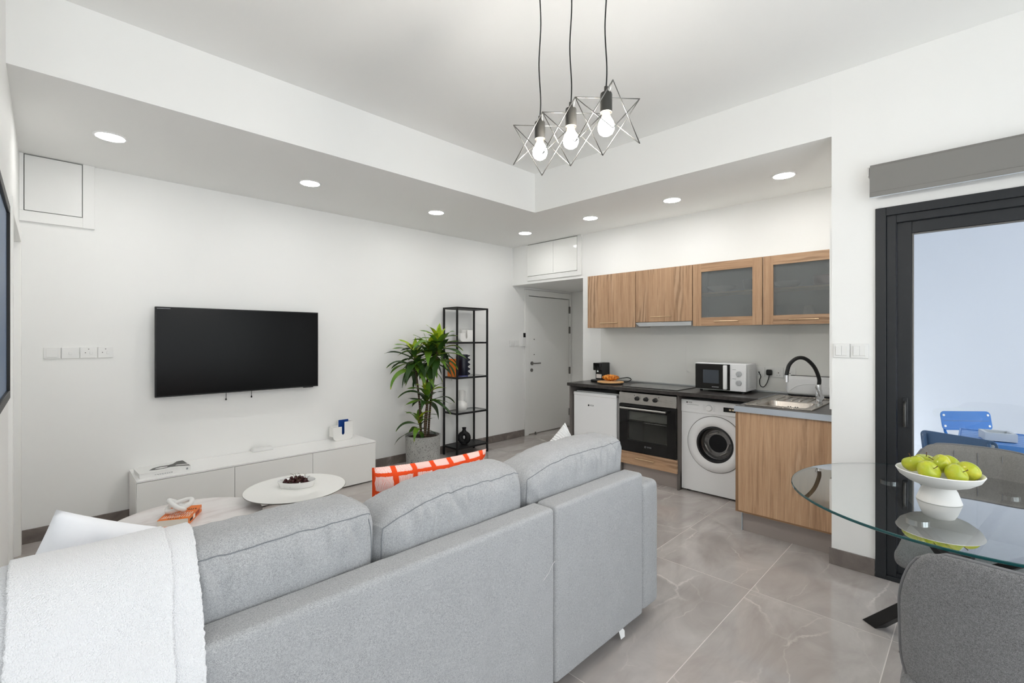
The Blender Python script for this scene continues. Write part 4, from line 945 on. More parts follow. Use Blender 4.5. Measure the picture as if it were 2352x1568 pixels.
# ------------------------------------------------------------------ kitchen: worktop, base units
ZW = 0.925; FX = 4.135
t = thing('worktop', 'charcoal stone-look kitchen worktop running along the wall to the sink', 'worktop', (4.38, 2.0, ZW-0.035))
Bx(4.10, XK-0.002, 1.262, 3.235, ZW-0.034, ZW).build('main_slab', M['counter'], t, bevel=0.004)
RX0 = 3.552; SKX0, SKX1, SKY0, SKY1 = 3.69, 4.42, 0.81, 1.205     # cut-out for the sink
MB().box(RX0, SKX0, 0.655, 1.255, ZW-0.034, ZW).box(SKX1, XK-0.002, 0.655, 1.255, ZW-0.034, ZW).box(SKX0, SKX1, 0.655, SKY0, ZW-0.034, ZW).box(SKX0, SKX1, SKY1, 1.255, ZW-0.034, ZW).build('return_slab', M['counter'], t)
Bx(RX0-0.003, RX0, 0.652, 1.257, ZW-0.040, ZW+0.001).build('edge_band', M['alu'], t)
Bx(4.09, XK-0.002, 1.2555, 1.2615, ZW-0.03, ZW+0.0015).build('joint_strip', M['alu'], t)
Bx(XK-0.020, XK-0.0105, 0.655, 3.235, ZW, ZW+0.018).build('wall_trim', M['hoodsteel'], t, bevel=0.003)
Bx(4.135, XK-0.002, 3.208, 3.226, 0, ZW-0.034).build('end_panel', M['carcase'], t)

t = thing('sink_cabinet', 'wood-fronted sink base cabinet at the end of the worktop, beside the pier', 'cabinet', (4.1, 0.95, 0))
Bx(3.572, 3.59, 0.656, 1.236, 0.165, ZW-0.042).build('front_panel', M['wood'], t, bevel=0.001)
Bx(3.572, XK-0.004, 1.237, 1.254, 0.155, ZW-0.036).build('side_panel', M['woodedge'], t)
Bx(3.59, 4.6, 0.656, 1.236, 0.16, 0.178).build('bottom_panel', M['carcase'], t)
Bx(3.572, 3.60, 0.656, 1.236, 0.155, 0.1645).build('bottom_edge', M['woodedge'], t)
Bx(3.645, 3.66, 0.656, 1.228, 0.0, 0.155).build('plinth', M['plinth'], t)
Bx(3.64, 3.662, 1.2285, 1.2365, 0.0, 0.155).build('plinth_corner', M['alu'], t)

# inset sink
t = thing('kitchen_sink', 'stainless steel inset sink with drainer in the worktop', 'sink', (4.05, 1.0, ZW))
bx0, bx1, by0, by1 = 3.735, 4.055, 0.845, 1.165                   # bowl
rim = MB(); zz_ = ZW+0.0045
rim.box(3.668, bx0, 0.792, 1.224, ZW, zz_).box(bx1, 4.44, 0.792, 1.224, ZW, zz_).box(bx0, bx1, 0.792, by0, ZW, zz_).box(bx0, bx1, by1, 1.224, ZW, zz_); rim.build('rim', M['sink'], t, bevel=0.002)
MB().box(3.668, 4.44, 0.792, 0.800, zz_, zz_+0.003).box(3.668, 4.44, 1.216, 1.224, zz_, zz_+0.003).box(3.668, 3.676, 0.8, 1.216, zz_, zz_+0.003).box(4.432, 4.44, 0.8, 1.216, zz_, zz_+0.003).build('rim_edge', M['sink'], t, bevel=0.0014)
b = MB()
def ringp(in_, z, r): return [(x, y, z) for x, y in rrect(bx0+in_, bx1-in_, by0+in_, by1-in_, r, 6)]
rows = [ringp(0.0, zz_, 0.05), ringp(0.004, zz_-0.006, 0.05), ringp(0.012, ZW-0.12, 0.055), ringp(0.03, ZW-0.14, 0.06), ringp(0.1, ZW-0.143, 0.04)]
n = len(rows[0])
for r_ in rows: b.v += [Vector(p) for p in r_]
for k in range(len(rows)-1):
    for i in range(n): j = (i+1) % n; b.f.append([k*n+i, k*n+j, (k+1)*n+j, (k+1)*n+i])
b.f.append([(len(rows)-1)*n+i for i in range(n)]); b.build('bowl', M['sink'], t, smooth=50)
co = MB()
for cx, cy in ((bx0, by0), (bx0, by1), (bx1, by0), (bx1, by1)):
    sx, sy = (1 if cx == bx0 else -1), (1 if cy == by0 else -1)
    arc = [(cx + sx*(0.05 - 0.05*math.cos(R(a))), cy + sy*(0.05 - 0.05*math.sin(R(a)))) for a in range(0, 91, 15)]
    co.prism([(cx, cy)] + arc, (0, 0, zz_-0.003), (1, 0, 0), (0, 1, 0), (0, 0, 1), 0.003)
co.build('bowl_corner', M['sink'], t)
for k in range(6): y = 0.86 + k*0.055; MB().tube([(4.09, y, zz_+0.001), (4.2, y, zz_+0.002), (4.36, y, zz_+0.001)], 0.004, 8).build('drainer_rib', M['sink'], t, smooth=True)
for k in range(5): y = 0.965 + k*0.016; Bx(bx1-0.0125, bx1-0.0095, y, y+0.006, ZW-0.055, ZW-0.03).build('overflow_slot', M['ink'], t) if k != 2 else None
MB().cyl((3.895, 1.005, ZW-0.143), (3.895, 1.005, ZW-0.138), 0.04, 24).build('drain', M['chrome'], t, smooth=40)

# tap
tx, ty = 4.085, 0.838; z0 = zz_
t = thing('kitchen_tap', 'chrome tap with a black flexible spout arching over the sink', 'tap', (tx, ty, z0))
MB().rev((tx, ty, z0), (0, 0, 1), [(0.026, 0), (0.026, 0.004), (0.021, 0.008), (0.021, 0.10), (0.019, 0.104)], 24).build('body', M['chrome'], t, smooth=40)
d = (Vector((3.875, 1.0, 0)) - Vector((tx, ty, 0))).normalized()
p1 = Vector((tx, ty, z0)) - d*0.0; 
MB().rev((tx, ty, z0+0.10), (0, 0, 1), [(0.017, 0), (0.017, 0.04), (0.015, 0.043)], 20).build('collar', M['chrome'], t, smooth=40)
MB().cyl(Vector((tx, ty, z0+0.055)) - Vector((0.6, -0.8, 0))*0.0, Vector((tx, ty, z0+0.055)) + Vector((-0.75, -0.3, 0)).normalized()*0.052, 0.024, 22).build('lever_hub', M['chrome'], t, smooth=40)
lv = Vector((tx, ty, z0+0.055)) + Vector((-0.75, -0.3, 0)).normalized()*0.045
MB().bar(lv, lv + Vector((-0.045, 0.02, 0.085)), 0.008, 0.014).build('lever', M['chrome'], t, bevel=0.003)
q0 = Vector((tx, ty, z0+0.14)); e0 = Vector((3.865, 1.005, 0))
hose = spline([q0, q0 + Vector((0, 0, 0.05)), q0 + d*0.04 + Vector((0, 0, 0.135)), q0 + d*0.11 + Vector((0, 0, 0.195)), q0 + d*0.18 + Vector((0, 0, 0.20)), q0 + d*0.24 + Vector((0, 0, 0.155)), q0 + d*0.262 + Vector((0, 0, 0.09)), q0 + d*0.265 + Vector((0, 0, 0.07))], 7)
MB().tube(hose, 0.0135, 14).build('flexible_hose', M['rubber'], t, smooth=True)
MB().tube([hose[-1] + Vector((0, 0, 0.006)), hose[-1] - Vector((0, 0, 0.045))], 0.0145, 16).build('spout_head', M['chrome'], t, smooth=40)

# washing machine
WY0, WY1, WX = 1.366, 1.963, 4.212
t = thing('washing_machine', 'white front-loading washing machine under the worktop', 'washing machine', (4.43, 1.66, 0))
Bx(WX+0.075, XK-0.01, WY0, WY1, 0.018, 0.852).build('body', M['appl'], t, bevel=0.004)
MB().box(WX+0.014, WX+0.075, WY0, WY0+0.01, 0.018, 0.852).box(WX+0.014, WX+0.075, WY1-0.01, WY1, 0.018, 0.852).box(WX+0.014, WX+0.075, WY0+0.01, WY1-0.01, 0.842, 0.852).box(WX+0.014, WX+0.075, WY0+0.01, WY1-0.01, 0.018, 0.028).build('shell', M['appl'], t)
fp = MB(); nn_ = 72
for k in range(nn_):
    a_ = 2*math.pi*k/nn_ + 0.0001; dy, dz_ = math.cos(a_), math.sin(a_)
    sc_ = min(((WY1-1.653) if dy > 0 else (1.653-WY0))/max(abs(dy), 1e-6), ((0.852-0.47) if dz_ > 0 else (0.47-0.018))/max(abs(dz_), 1e-6))
    for xx_ in (WX+0.004, WX+0.014): fp.v += [Vector((xx_, 1.653+dy*0.158, 0.47+dz_*0.158)), Vector((xx_, 1.653+dy*sc_, 0.47+dz_*sc_))]
cs_ = []
for (yy_, zz2) in ((WY1, 0.852), (WY0, 0.852), (WY0, 0.018), (WY1, 0.018)):
    k = int(((math.atan2(zz2-0.47, yy_-1.653) % (2*math.pi)) / (2*math.pi))*nn_) % nn_; cs_.append((k, yy_, zz2))
for k in range(nn_):
    a_, b_ = 4*k, 4*((k+1) % nn_); cor = [c_ for c_ in cs_ if c_[0] == k]
    for off_ in (0, 2):
        f_ = [a_+off_, b_+off_, b_+off_+1]
        if cor: fp.v.append(Vector((WX+0.004 if off_ == 0 else WX+0.014, cor[0][1], cor[0][2]))); f_.append(len(fp.v)-1)
        fp.f.append(f_ + [a_+off_+1])
    fp.f.append([a_, b_, b_+2, a_+2])
fp.build('front_panel', M['appl'], t)
Bx(WX-0.006, WX+0.006, WY0, WY1, 0.735, 0.852).build('control_panel', M['appl'], t, bevel=0.004)
for y in (WY0+0.05, WY1-0.05):
    for x in (WX+0.05, XK-0.06): MB().cyl((x, y, 0), (x, y, 0.02), 0.02, 12).build('foot', M['blackplast'], t)
xf = WX-0.0065
Bx(xf-0.0015, xf+0.001, 1.80, 1.905, 0.772, 0.806).build('detergent_drawer', M['appl'], t, bevel=0.003)
Bx(xf-0.0008, xf+0.001, 1.797, 1.908, 0.8065, 0.8085).build('drawer_shadow_line', M['greyink'], t)
MB().rev((xf, 1.703, 0.79), (-1, 0, 0), [(0.026, 0), (0.026, 0.012), (0.023, 0.018), (0.0, 0.018)], 28).build('program_dial', M['appl'], t, smooth=40)
MB().rev((xf, 1.703, 0.79), (-1, 0, 0), [(0.029, 0.0), (0.029, 0.001)], 28).build('dial_ring', M['faintink'], t)
Bx(xf-0.0012, xf+0.001, 1.47, 1.578, 0.772, 0.811).build('display', M['blackgloss'], t)
MB().box(xf-0.0016, xf-0.001, 1.485, 1.505, 0.785, 0.80).box(xf-0.0016, xf-0.001, 1.512, 1.53, 0.785, 0.80).build('display_icon', mat('pale_lit_display_mark', (235, 220, 190), 0.5), t)
g = MB()
for k in range(7): z = 0.766 + k*0.008; g.box(xf-0.0006, xf+0.001, 1.735, 1.757, z, z+0.0012).box(xf-0.0006, xf+0.001, 1.648, 1.67, z, z+0.0012)
g.build('program_print', M['faintink'], t, kind='stuff')
text(t, 'VOX', 0.017, (xf-0.0006, 1.876, 0.826), (0, -1, 0), (0, 0, 1), M['ink'])
MB().rev((xf-0.0002, 1.906, 0.826), (-1, 0, 0), [(0.0065, 0), (0.0065, 0.0006)], 18).build('brand_ring', M['ink'], t); 
dcy, dcz = 1.653, 0.47
MB().rev((WX+0.004, dcy, dcz), (-1, 0, 0), [(0.248, 0), (0.248, 0.008), (0.243, 0.014), (0.225, 0.022), (0.205, 0.03), (0.175, 0.024), (0.162, 0.014), (0.160, 0.0)], 72, False, False).build('door_ring', M['appl'], t, smooth=40)
MB().rev((WX+0.004, dcy, dcz), (-1, 0, 0), [(0.2525, 0.0), (0.2525, 0.003), (0.2478, 0.003)], 72, False, False).build('door_gap', M['darkmetal'], t, smooth=40)
MB().rev((WX+0.004, dcy, dcz), (-1, 0, 0), [(0.162, 0.0), (0.162, 0.016), (0.146, 0.018), (0.142, 0.006), (0.140, -0.06), (0.001, -0.06)], 64, False, False).build('seal', mat('dark_grey_seal', (40, 41, 43), 0.35), t, smooth=40)
gl = MB().rev((WX+0.004, dcy, dcz), (-1, 0, 0), [(0.144, 0.014), (0.135, 0.010), (0.125, -0.012), (0.10, -0.035), (0.05, -0.05), (0.001, -0.053)], 64, False, False).build('porthole_glass', M['drumglass'], t, smooth=True)
MB().rev((WX+0.004, dcy, dcz), (-1, 0, 0), [(0.138, -0.03), (0.132, -0.035), (0.12, -0.058), (0.08, -0.0595)], 48, False, False).build('drum_rim', M['steel'], t, smooth=40)
for k, (a, rr_) in enumerate(((200, 0.095), (235, 0.10), (330, 0.10), (70, 0.095))):
    c0 = Vector((WX+0.045, dcy + rr_*math.cos(R(a)), dcz + rr_*math.sin(R(a)))); tdir = Vector((0, -math.sin(R(a)), math.cos(R(a))))
    MB().tube(spline([c0 - tdir*0.05, c0 + Vector((-0.008, 0, 0)), c0 + tdir*0.05], 4), 0.006, 8).build('drum_fin', M['steel'], t, smooth=True)
MB().rev((WX+0.0035, 1.41, 0.09), (-1, 0, 0), [(0.042, 0), (0.042, 0.0012), (0.040, 0.0012)], 32, False, False).build('filter_cover', M['faintink'], t)

# oven in its housing
OY0, OY1 = 1.966, 2.592
t = thing('oven_housing', 'wooden base unit with a drawer below the built-in oven', 'cabinet', (4.4, 2.28, 0))
Bx(4.16, XK-0.01, OY0, OY0+0.016, 0, ZW-0.036).build('side_panel', M['carcase'], t); Bx(4.16, XK-0.01, OY1-0.016, OY1, 0, ZW-0.036).build('side_panel', M['carcase'], t)
o = Bx(FX, FX+0.018, OY0+0.004, OY1-0.004, 0.158, 0.283).build('drawer_front', M['woodh'], t, bevel=0.001)
def bar_handle(parent, x, y0, y1, z, m=M['brass']):
    b = MB().tube([(x-0.026, y0, z), (x-0.026, y1, z)], 0.0045, 10)
    for y in (y0+0.015, y1-0.015): b.cyl((x-0.026, y, z), (x+0.002, y, z), 0.0035, 8)
    b.build('handle', m, parent, smooth=40)
bar_handle(o, FX, 2.19, 2.39, 0.232)
Bx(4.20, 4.215, OY0, OY1, 0, 0.153).build('plinth', M['plinth'], t)
Bx(4.16, XK-0.01, OY0+0.017, OY1-0.017, 0.27, 0.284).build('base_board', M['carcase'], t)
t = thing('oven', 'built-in black glass oven with steel control panel under the hob', 'oven', (4.4, 2.28, 0.287))
oy0, oy1 = OY0+0.012, OY1-0.008; ox = FX-0.004
MB().box(ox+0.04, XK-0.04, oy0+0.02, oy1-0.02, 0.60, 0.87).box(ox+0.4, XK-0.04, oy0+0.02, oy1-0.02, 0.295, 0.60).box(ox+0.04, ox+0.4, oy0+0.02, oy0+0.05, 0.295, 0.60).box(ox+0.04, ox+0.4, oy1-0.05, oy1-0.02, 0.295, 0.60).box(ox+0.04, ox+0.4, oy0+0.05, oy1-0.05, 0.295, 0.32).build('cavity', mat('dark_oven_enamel', (128, 128, 124), 0.35), t)
Bx(ox, ox+0.03, oy0, oy1, 0.764, 0.874).build('control_panel', M['steel'], t, bevel=0.002)
for y in (2.185, 2.283, 2.378):
    MB().rev((ox, y, 0.822), (-1, 0, 0), [(0.022, 0), (0.022, 0.004), (0.0185, 0.006), (0.0175, 0.028), (0.015, 0.03)], 24).build('knob', M['darkknob'], t, smooth=40)
for y in (2.15, 2.41): MB().cyl((ox, y, 0.85), (ox-0.001, y, 0.85), 0.004, 10).build('indicator', M['ink'], t)
wy0, wy1, wz0, wz1 = oy0+0.09, oy1-0.095, 0.40, 0.69
d_ = MB().box(ox, ox+0.035, oy0, wy0, 0.29, 0.757).box(ox, ox+0.035, wy1, oy1, 0.29, 0.757).box(ox, ox+0.035, wy0, wy1, 0.29, wz0).box(ox, ox+0.035, wy0, wy1, wz1, 0.757).build('door', M['blackgloss'], t, bevel=0.0015)
Bx(ox+0.001, ox+0.006, wy0, wy1, wz0, wz1).build('door_glass', M['ovenglass'], d_)
b = MB().tube([(ox-0.042, oy0+0.08, 0.722), (ox-0.042, oy1-0.035, 0.722)], 0.0095, 14)
for y in (oy0+0.1, oy1-0.055): b.cyl((ox-0.042, y, 0.722), (ox, y, 0.722), 0.006, 10)
b.build('handle', M['steel'], d_, smooth=40)
rk = MB()
for k in range(13): rk.tube([(ox+0.06, wy0+0.02+k*0.03, 0.575), (ox+0.38, wy0+0.02+k*0.03, 0.575)], 0.002, 6)
rk.tube([(ox+0.06, wy0-0.02, 0.577), (ox+0.06, wy1+0.02, 0.577)], 0.0028, 6).tube([(ox+0.38, wy0-0.02, 0.577), (ox+0.38, wy1+0.02, 0.577)], 0.0028, 6); rk.build('oven_rack', M['chrome'], t, smooth=True)
text(t, 'VOX', 0.022, (ox-0.0006, 2.25, 0.355), (0, -1, 0), (0, 0, 1), M['greyink']); MB().rev((ox, 2.292, 0.355), (-1, 0, 0), [(0.009, 0), (0.009, 0.0006), (0.006, 0.0006), (0.006, 0)], 18, False, False).build('brand_ring', M['greyink'], t)

# hob
t = thing('induction_hob', 'black glass hob set in the worktop left of the microwave', 'hob', (4.38, 2.28, ZW))
Bx(4.165, 4.59, 1.985, 2.575, ZW+0.0005, ZW+0.006).build('glass_plate', mat('hob_black_glass', (30, 29, 28), 0.1), t, bevel=0.002)
for x, y, r_ in ((4.27, 2.13, 0.075), (4.27, 2.43, 0.095), (4.48, 2.13, 0.095), (4.48, 2.43, 0.075)):
    MB().rev((x, y, ZW+0.0059), (0, 0, 1), [(r_, 0), (r_, 0.0003), (r_-0.002, 0.0003), (r_-0.002, 0)], 48, False, False).build('cooking_zone', M['greyink'], t)

# small fridge
t = thing('fridge', 'small white undercounter fridge at the left end of the kitchen', 'fridge', (4.4, 2.9, 0))
Bx(4.215, XK-0.02, 2.622, 3.19, 0.02, 0.835).build('body', M['appl'], t, bevel=0.006)
Bx(4.165, 4.21, 2.638, 3.19, 0.04, 0.822).build('door', M['appl'], t, bevel=0.008)
Bx(4.158, 4.212, 2.638, 3.19, 0.79, 0.828).build('door_grip', M['appl'], t, bevel=0.01)
for y in (2.68, 3.14): MB().cyl((4.26, y, 0), (4.26, y, 0.022), 0.018, 12).build('foot', M['blackplast'], t)
text(t, 'VOX', 0.024, (4.1644, 2.945, 0.69), (0, -1, 0), (0, 0, 1), M['ink']); MB().rev((4.165, 2.987, 0.69), (-1, 0, 0), [(0.010, 0), (0.010, 0.0008)], 18).build('brand_dot', M['ink'], t)

# ------------------------------------------------------------------ wall cupboards, hood, backsplash
CF, CZ0, CZ1 = 4.333, 1.533, 2.115
def carcase(t, y0, y1, z0, m=M['cabin'], shelf=False):
    x0, x1 = CF+0.02, XK-0.002; w = 0.016
    MB().box(x0, x1, y0, y0+w, z0, CZ1).box(x0, x1, y1-w, y1, z0, CZ1).box(x0, x1, y0+w, y1-w, z0, z0+w).box(x0, x1, y0+w, y1-w, CZ1-w, CZ1).box(x1-0.006, x1, y0+w, y1-w, z0+w, CZ1-w).build('carcase', m, t)
    if shelf: Bx(x0+0.02, x1-0.006, y0+w, y1-w, 1.83, 1.846).build('inner_shelf', M['shelfwood'], t)
def cupboard(y0, y1, z0, label, glazed, hy0, hy1, hz):
    t = thing('wall_cupboard', label, 'cupboard', (4.5, (y0+y1)/2, z0), 'wall cupboards over the worktop')
    carcase(t, y0, y1, z0, shelf=glazed)
    a, b, c, d = y0+0.002, y1-0.002, z0, CZ1
    if not glazed: dr = Bx(CF, CF+0.018, a, b, c, d).build('door', M['wood'], t, bevel=0.001)
    else:
        w = 0.078
        dr = Bx(CF, CF+0.019, a, a+w, c, d).build('door_stile', M['wood'], t, bevel=0.001); Bx(CF, CF+0.019, b-w, b, c, d).build('door_stile', M['wood'], dr, bevel=0.001)
        for p, q_ in ((c, c+w), (d-w, d)): Bx(CF, CF+0.0188, a+w, b-w, p, q_).build('door_rail', M['woodh'], dr, bevel=0.001)
        Bx(CF+0.009, CF+0.013, a+w-0.004, b-w+0.004, c+w-0.004, d-w+0.004).build('frosted_pane', M['frost'], dr)
    bar_handle(dr, CF, hy0, hy1, hz); return t
cupboard(2.519, 3.124, CZ0, 'plain oak wall cupboard, leftmost above the fridge', False, 2.72, 2.94, 1.583)
cupboard(1.914, 2.515, 1.583, 'plain oak wall cupboard above the extractor hood and hob', False, 2.115, 2.335, 1.632)
cupboard(1.302, 1.910, CZ0, 'oak cupboard with frosted glass door above the microwave', True, 1.49, 1.70, 1.572)
cupboard(0.69, 1.298, CZ0, 'oak cupboard with frosted glass door above the sink, beside the pier', True, 0.885, 1.095, 1.572)
# crockery behind the frosted doors
def dish(name, label, x, y, z, prof, m, cat, n=32): return tag(MB().rev((x, y, z), (0, 0, 1), prof, n).build(name, m, smooth=40), label, cat)
stack = []
for k in range(8): stack += [(0.06, k*0.008), (0.11, k*0.008+0.009), (0.105, k*0.008+0.0095)]
dish('glass_bowl', 'blurred wide bowl on the upper shelf of the left frosted cupboard', 4.52, 1.72, 1.8462, [(0.05, 0), (0.10, 0.035), (0.13, 0.06), (0.126, 0.06), (0.05, 0.006)], M['glosscer'], 'bowl')
dish('dark_pan', 'blurred dark pan on the upper shelf of the left frosted cupboard', 4.52, 1.43, 1.8462, [(0.07, 0), (0.085, 0.07), (0.088, 0.10), (0.084, 0.10), (0.07, 0.005)], M['gunmetal'], 'pan')
dish('dark_bowl', 'blurred dark bowl at the bottom of the left frosted cupboard', 4.53, 1.45, 1.5492, [(0.05, 0), (0.09, 0.03), (0.1, 0.05), (0.097, 0.05), (0.05, 0.005)], M['gunmetal'], 'bowl')
dish('glass_bowl', 'blurred pale bowl on the upper shelf of the right frosted cupboard', 4.52, 1.16, 1.8462, [(0.05, 0), (0.09, 0.03), (0.1, 0.06), (0.097, 0.06), (0.05, 0.005)], M['ceramic'], 'bowl')
dish('pink_pot', 'blurred dusty pink pot on the upper shelf of the right frosted cupboard', 4.50, 0.86, 1.8462, [(0.09, 0), (0.1, 0.01), (0.1, 0.085), (0.097, 0.085), (0.09, 0.006)], mat('dusty_pink_enamel', (150, 96, 94), 0.4), 'pot')
dish('cream_jug', 'blurred cream jug at the bottom of the right frosted cupboard', 4.44, 0.985, 1.5492, [(0.04, 0), (0.045, 0.06), (0.03, 0.12), (0.032, 0.14), (0.028, 0.14), (0.036, 0.01)], M['paper'], 'jug')
mst = mat('red_white_striped_packet', (158, 60, 70), 0.6); t2 = NT(mst); wv = t2.n('ShaderNodeTexWave', wave_type='BANDS', bands_direction='DIAGONAL'); t2.l(t2.pos(), wv.inputs[0]); wv.inputs['Scale'].default_value = 26; wv.inputs['Distortion'].default_value = 1.0
t2.col(t2.ramp(wv.outputs['Fac'], [(0.45, lin((142, 44, 58))), (0.55, lin((232, 214, 208)))]))
tag(Bx(4.37, 4.43, 0.80, 0.90, 1.5492, 1.60).build('striped_packet', mst, bevel=0.006), 'red and white striped packet behind the right frosted door', 'packet')

t = thing('extractor_hood', 'slim silver extractor hood under the second wall cupboard', 'hood', (4.5, 2.21, 1.54))
Bx(4.36, XK-0.012, 1.93, 2.50, 1.548, 1.582).build('body', M['hoodsteel'], t)
MB().prism([(1.915, 1.538), (2.462, 1.538), (2.506, 1.575), (1.915, 1.575)], (4.34, 0, 0), (0, 1, 0), (0, 0, 1), (-1, 0, 0), 0.03).build('pull_out_front', M['hoodsteel'], t, bevel=0.002)

t = thing('backsplash', 'glossy grey glass backsplash between worktop and wall cupboards', 'backsplash', (XK, 1.9, ZW))
for a, b in ((0.664, 1.18), (1.1804, 2.12), (2.1204, 3.16)): Bx(XK-0.009, XK-0.001, a, b, ZW+0.002, 1.532 if b < 1.9 or a > 2.2 else 1.545).build('glass_panel', M['splash'], t)

# sockets on the backsplash with the microwave plug
XS = XK-0.009
def ksock(y0, y1, label, two=False):
    t = thing('wall_socket', label, 'socket', (XS, (y0+y1)/2, 1.065)); z0, z1 = 1.066, 1.156
    Bx(XS-0.009, XS, y0, y1, z0, z1).build('plate', M['white'], t, bevel=0.002)
    for cy in ([(y0+y1)/2] if not two else [y0+0.04, y1-0.04]):
        Bx(XS-0.0125, XS-0.009, cy-0.02, cy-0.008, 1.118, 1.136).build('rocker', M['white'], t, bevel=0.001)
        if not (two and cy > (y0+y1)/2):
            for dy, dz in ((0.0, -0.004), (-0.011, -0.026), (0.011, -0.026)): Bx(XS-0.0095, XS-0.0088, cy+dy-0.0035, cy+dy+0.0035, 1.111+dz-0.004, 1.111+dz+0.004).build('slot', M['ink'] if dz > -0.01 else M['faintink'], t)
    return t
ksock(1.376, 1.462, 'white socket plate on the backsplash half hidden by the microwave')
ksock(1.222, 1.372, 'white double socket on the backsplash with the black plug', True)
ksock(1.126, 1.216, 'white socket plate on the backsplash behind the tap spout')
t = thing('power_plug', 'black plug and looping cable right of the microwave', 'plug', (XS-0.03, 1.332, 1.08))
Bx(XS-0.046, XS-0.0092, 1.308, 1.356, 1.084, 1.134).build('plug_body', M['blackplast'], t, bevel=0.01)
MB().tube(spline([(XS-0.03, 1.332, 1.09), (XS-0.03, 1.336, 1.06), (XS-0.028, 1.352, 1.01), (XS-0.028, 1.378, 0.975), (XS-0.03, 1.405, 0.985), (XS-0.03, 1.412, 1.03), (XS-0.03, 1.402, 1.07), (XS-0.02, 1.424, 1.11)], 6), 0.0036, 8).build('cable', M['cord'], t, smooth=True)

# microwave
MX, MY0, MY1, MZ0, MZ1 = 4.33, 1.432, 1.882, 0.945, 1.19
t = thing('microwave', 'compact white microwave with black door on the worktop', 'microwave', (4.47, 1.65, ZW))
Bx(MX+0.012, 4.60, MY0, MY1, MZ0, MZ1).build('body', M['appl'], t, bevel=0.008)
Bx(MX, MX+0.014, MY0, MY1, MZ0, MZ1-0.002).build('front_frame', M['appl'], t, bevel=0.004)
yd = MY0 + 0.135
o = Bx(MX-0.008, MX+0.002, yd, MY1-0.003, MZ0+0.006, MZ1-0.008).build('door', M['blackgloss'], t, bevel=0.002)
Bx(MX-0.0088, MX-0.0078, yd+0.095, MY1-0.075, MZ0+0.06, MZ1-0.062).build('door_window', mat('microwave_window_mesh', (66, 72, 80), 0.2), o)
Bx(MX-0.036, MX-0.008, yd+0.018, yd+0.052, MZ0+0.012, MZ1-0.014).build('handle', M['appl'], o, bevel=0.008)
g = MB()
for k in range(8): g.box(MX-0.0086, MX-0.0079, 1.72-k*0.008, 1.7255-k*0.008, MZ0+0.024, MZ0+0.032)
g.build('brand_lettering', M['greyink'], o, kind='stuff')
for z in (MZ0+0.157, MZ0+0.076):
    k_ = MB().rev((MX, MY0+0.06, z), (-1, 0, 0), [(0.024, 0), (0.024, 0.008), (0.021, 0.012), (0.0, 0.012)], 26).build('dial', M['hoodsteel'], t, smooth=40)
    MB().box(MX-0.015, MX-0.011, MY0+0.056, MY0+0.064, z-0.02, z+0.02).build('dial_grip', M['hoodsteel'], k_, bevel=0.002)
    Bx(MX-0.0006, MX+0.001, MY0+0.085, MY0+0.115, z+0.034, z+0.037).build('dial_print', M['greyink'], t)
MB().prism(rrect(MX+0.06, 4.575, MZ0+0.03, MZ1-0.045, 0.015), (0, MY0, 0), (1, 0, 0), (0, 0, 1), (0, -1, 0), 0.002).build('side_panel', M['appl'], t, bevel=0.0015)
for x in (MX+0.04, 4.56):
    for y in (MY0+0.04, MY1-0.04): MB().cyl((x, y, ZW), (x, y, MZ0+0.002), 0.012, 12).build('foot', M['blackplast'], t)

# toaster
t = thing('toaster', 'long white toaster behind the tap on the worktop', 'toaster', (4.53, 0.97, ZW))
TX0, TX1, TY0, TY1 = 4.455, 4.60, 0.76, 1.155
moved(cushion_mesh(TX1-TX0, TY1-TY0, 0.16, 0.028, (4, 10, 4), (0.004, 0.004, 0.0), (), 0.0, 1), ((TX0+TX1)/2, (TY0+TY1)/2, ZW+0.095)).build('body', M['appl'], t, smooth=True)
Bx(TX0+0.012, TX1-0.012, TY0+0.015, TY1-0.015, ZW+0.006, ZW+0.02).build('base', M['blackplast'], t, bevel=0.004)
for x, y in ((TX0+0.03, TY0+0.04), (TX1-0.03, TY0+0.04), (TX0+0.03, TY1-0.04), (TX1-0.03, TY1-0.04)): MB().cyl((x, y, ZW), (x, y, ZW+0.008), 0.01, 10).build('foot', M['blackplast'], t)
Bx(TX0+0.045, TX1-0.045, TY0+0.04, TY1-0.05, ZW+0.1745, ZW+0.1765).build('slot', M['ink'], t)
Bx(TX0+0.035, TX0+0.06, TY1-0.06, TY1-0.03, ZW+0.174, ZW+0.18).build('slot_guide', M['blackplast'], t)
MB().tube(spline([(TX0-0.0035, TY1-0.03, ZW+0.05), (TX0-0.0035, TY1-0.09, ZW+0.095), (TX0-0.0035, (TY0+TY1)/2, ZW+0.118), (TX0-0.0035, TY0+0.09, ZW+0.095), (TX0-0.0035, TY0+0.03, ZW+0.05)], 6), 0.0025, 6).build('embossed_arch', M['appl'], t, smooth=True)
Bx(TX0+0.05, TX0+0.085, TY1, TY1+0.018, ZW+0.06, ZW+0.068).build('lever', M['appl'], t, bevel=0.002)

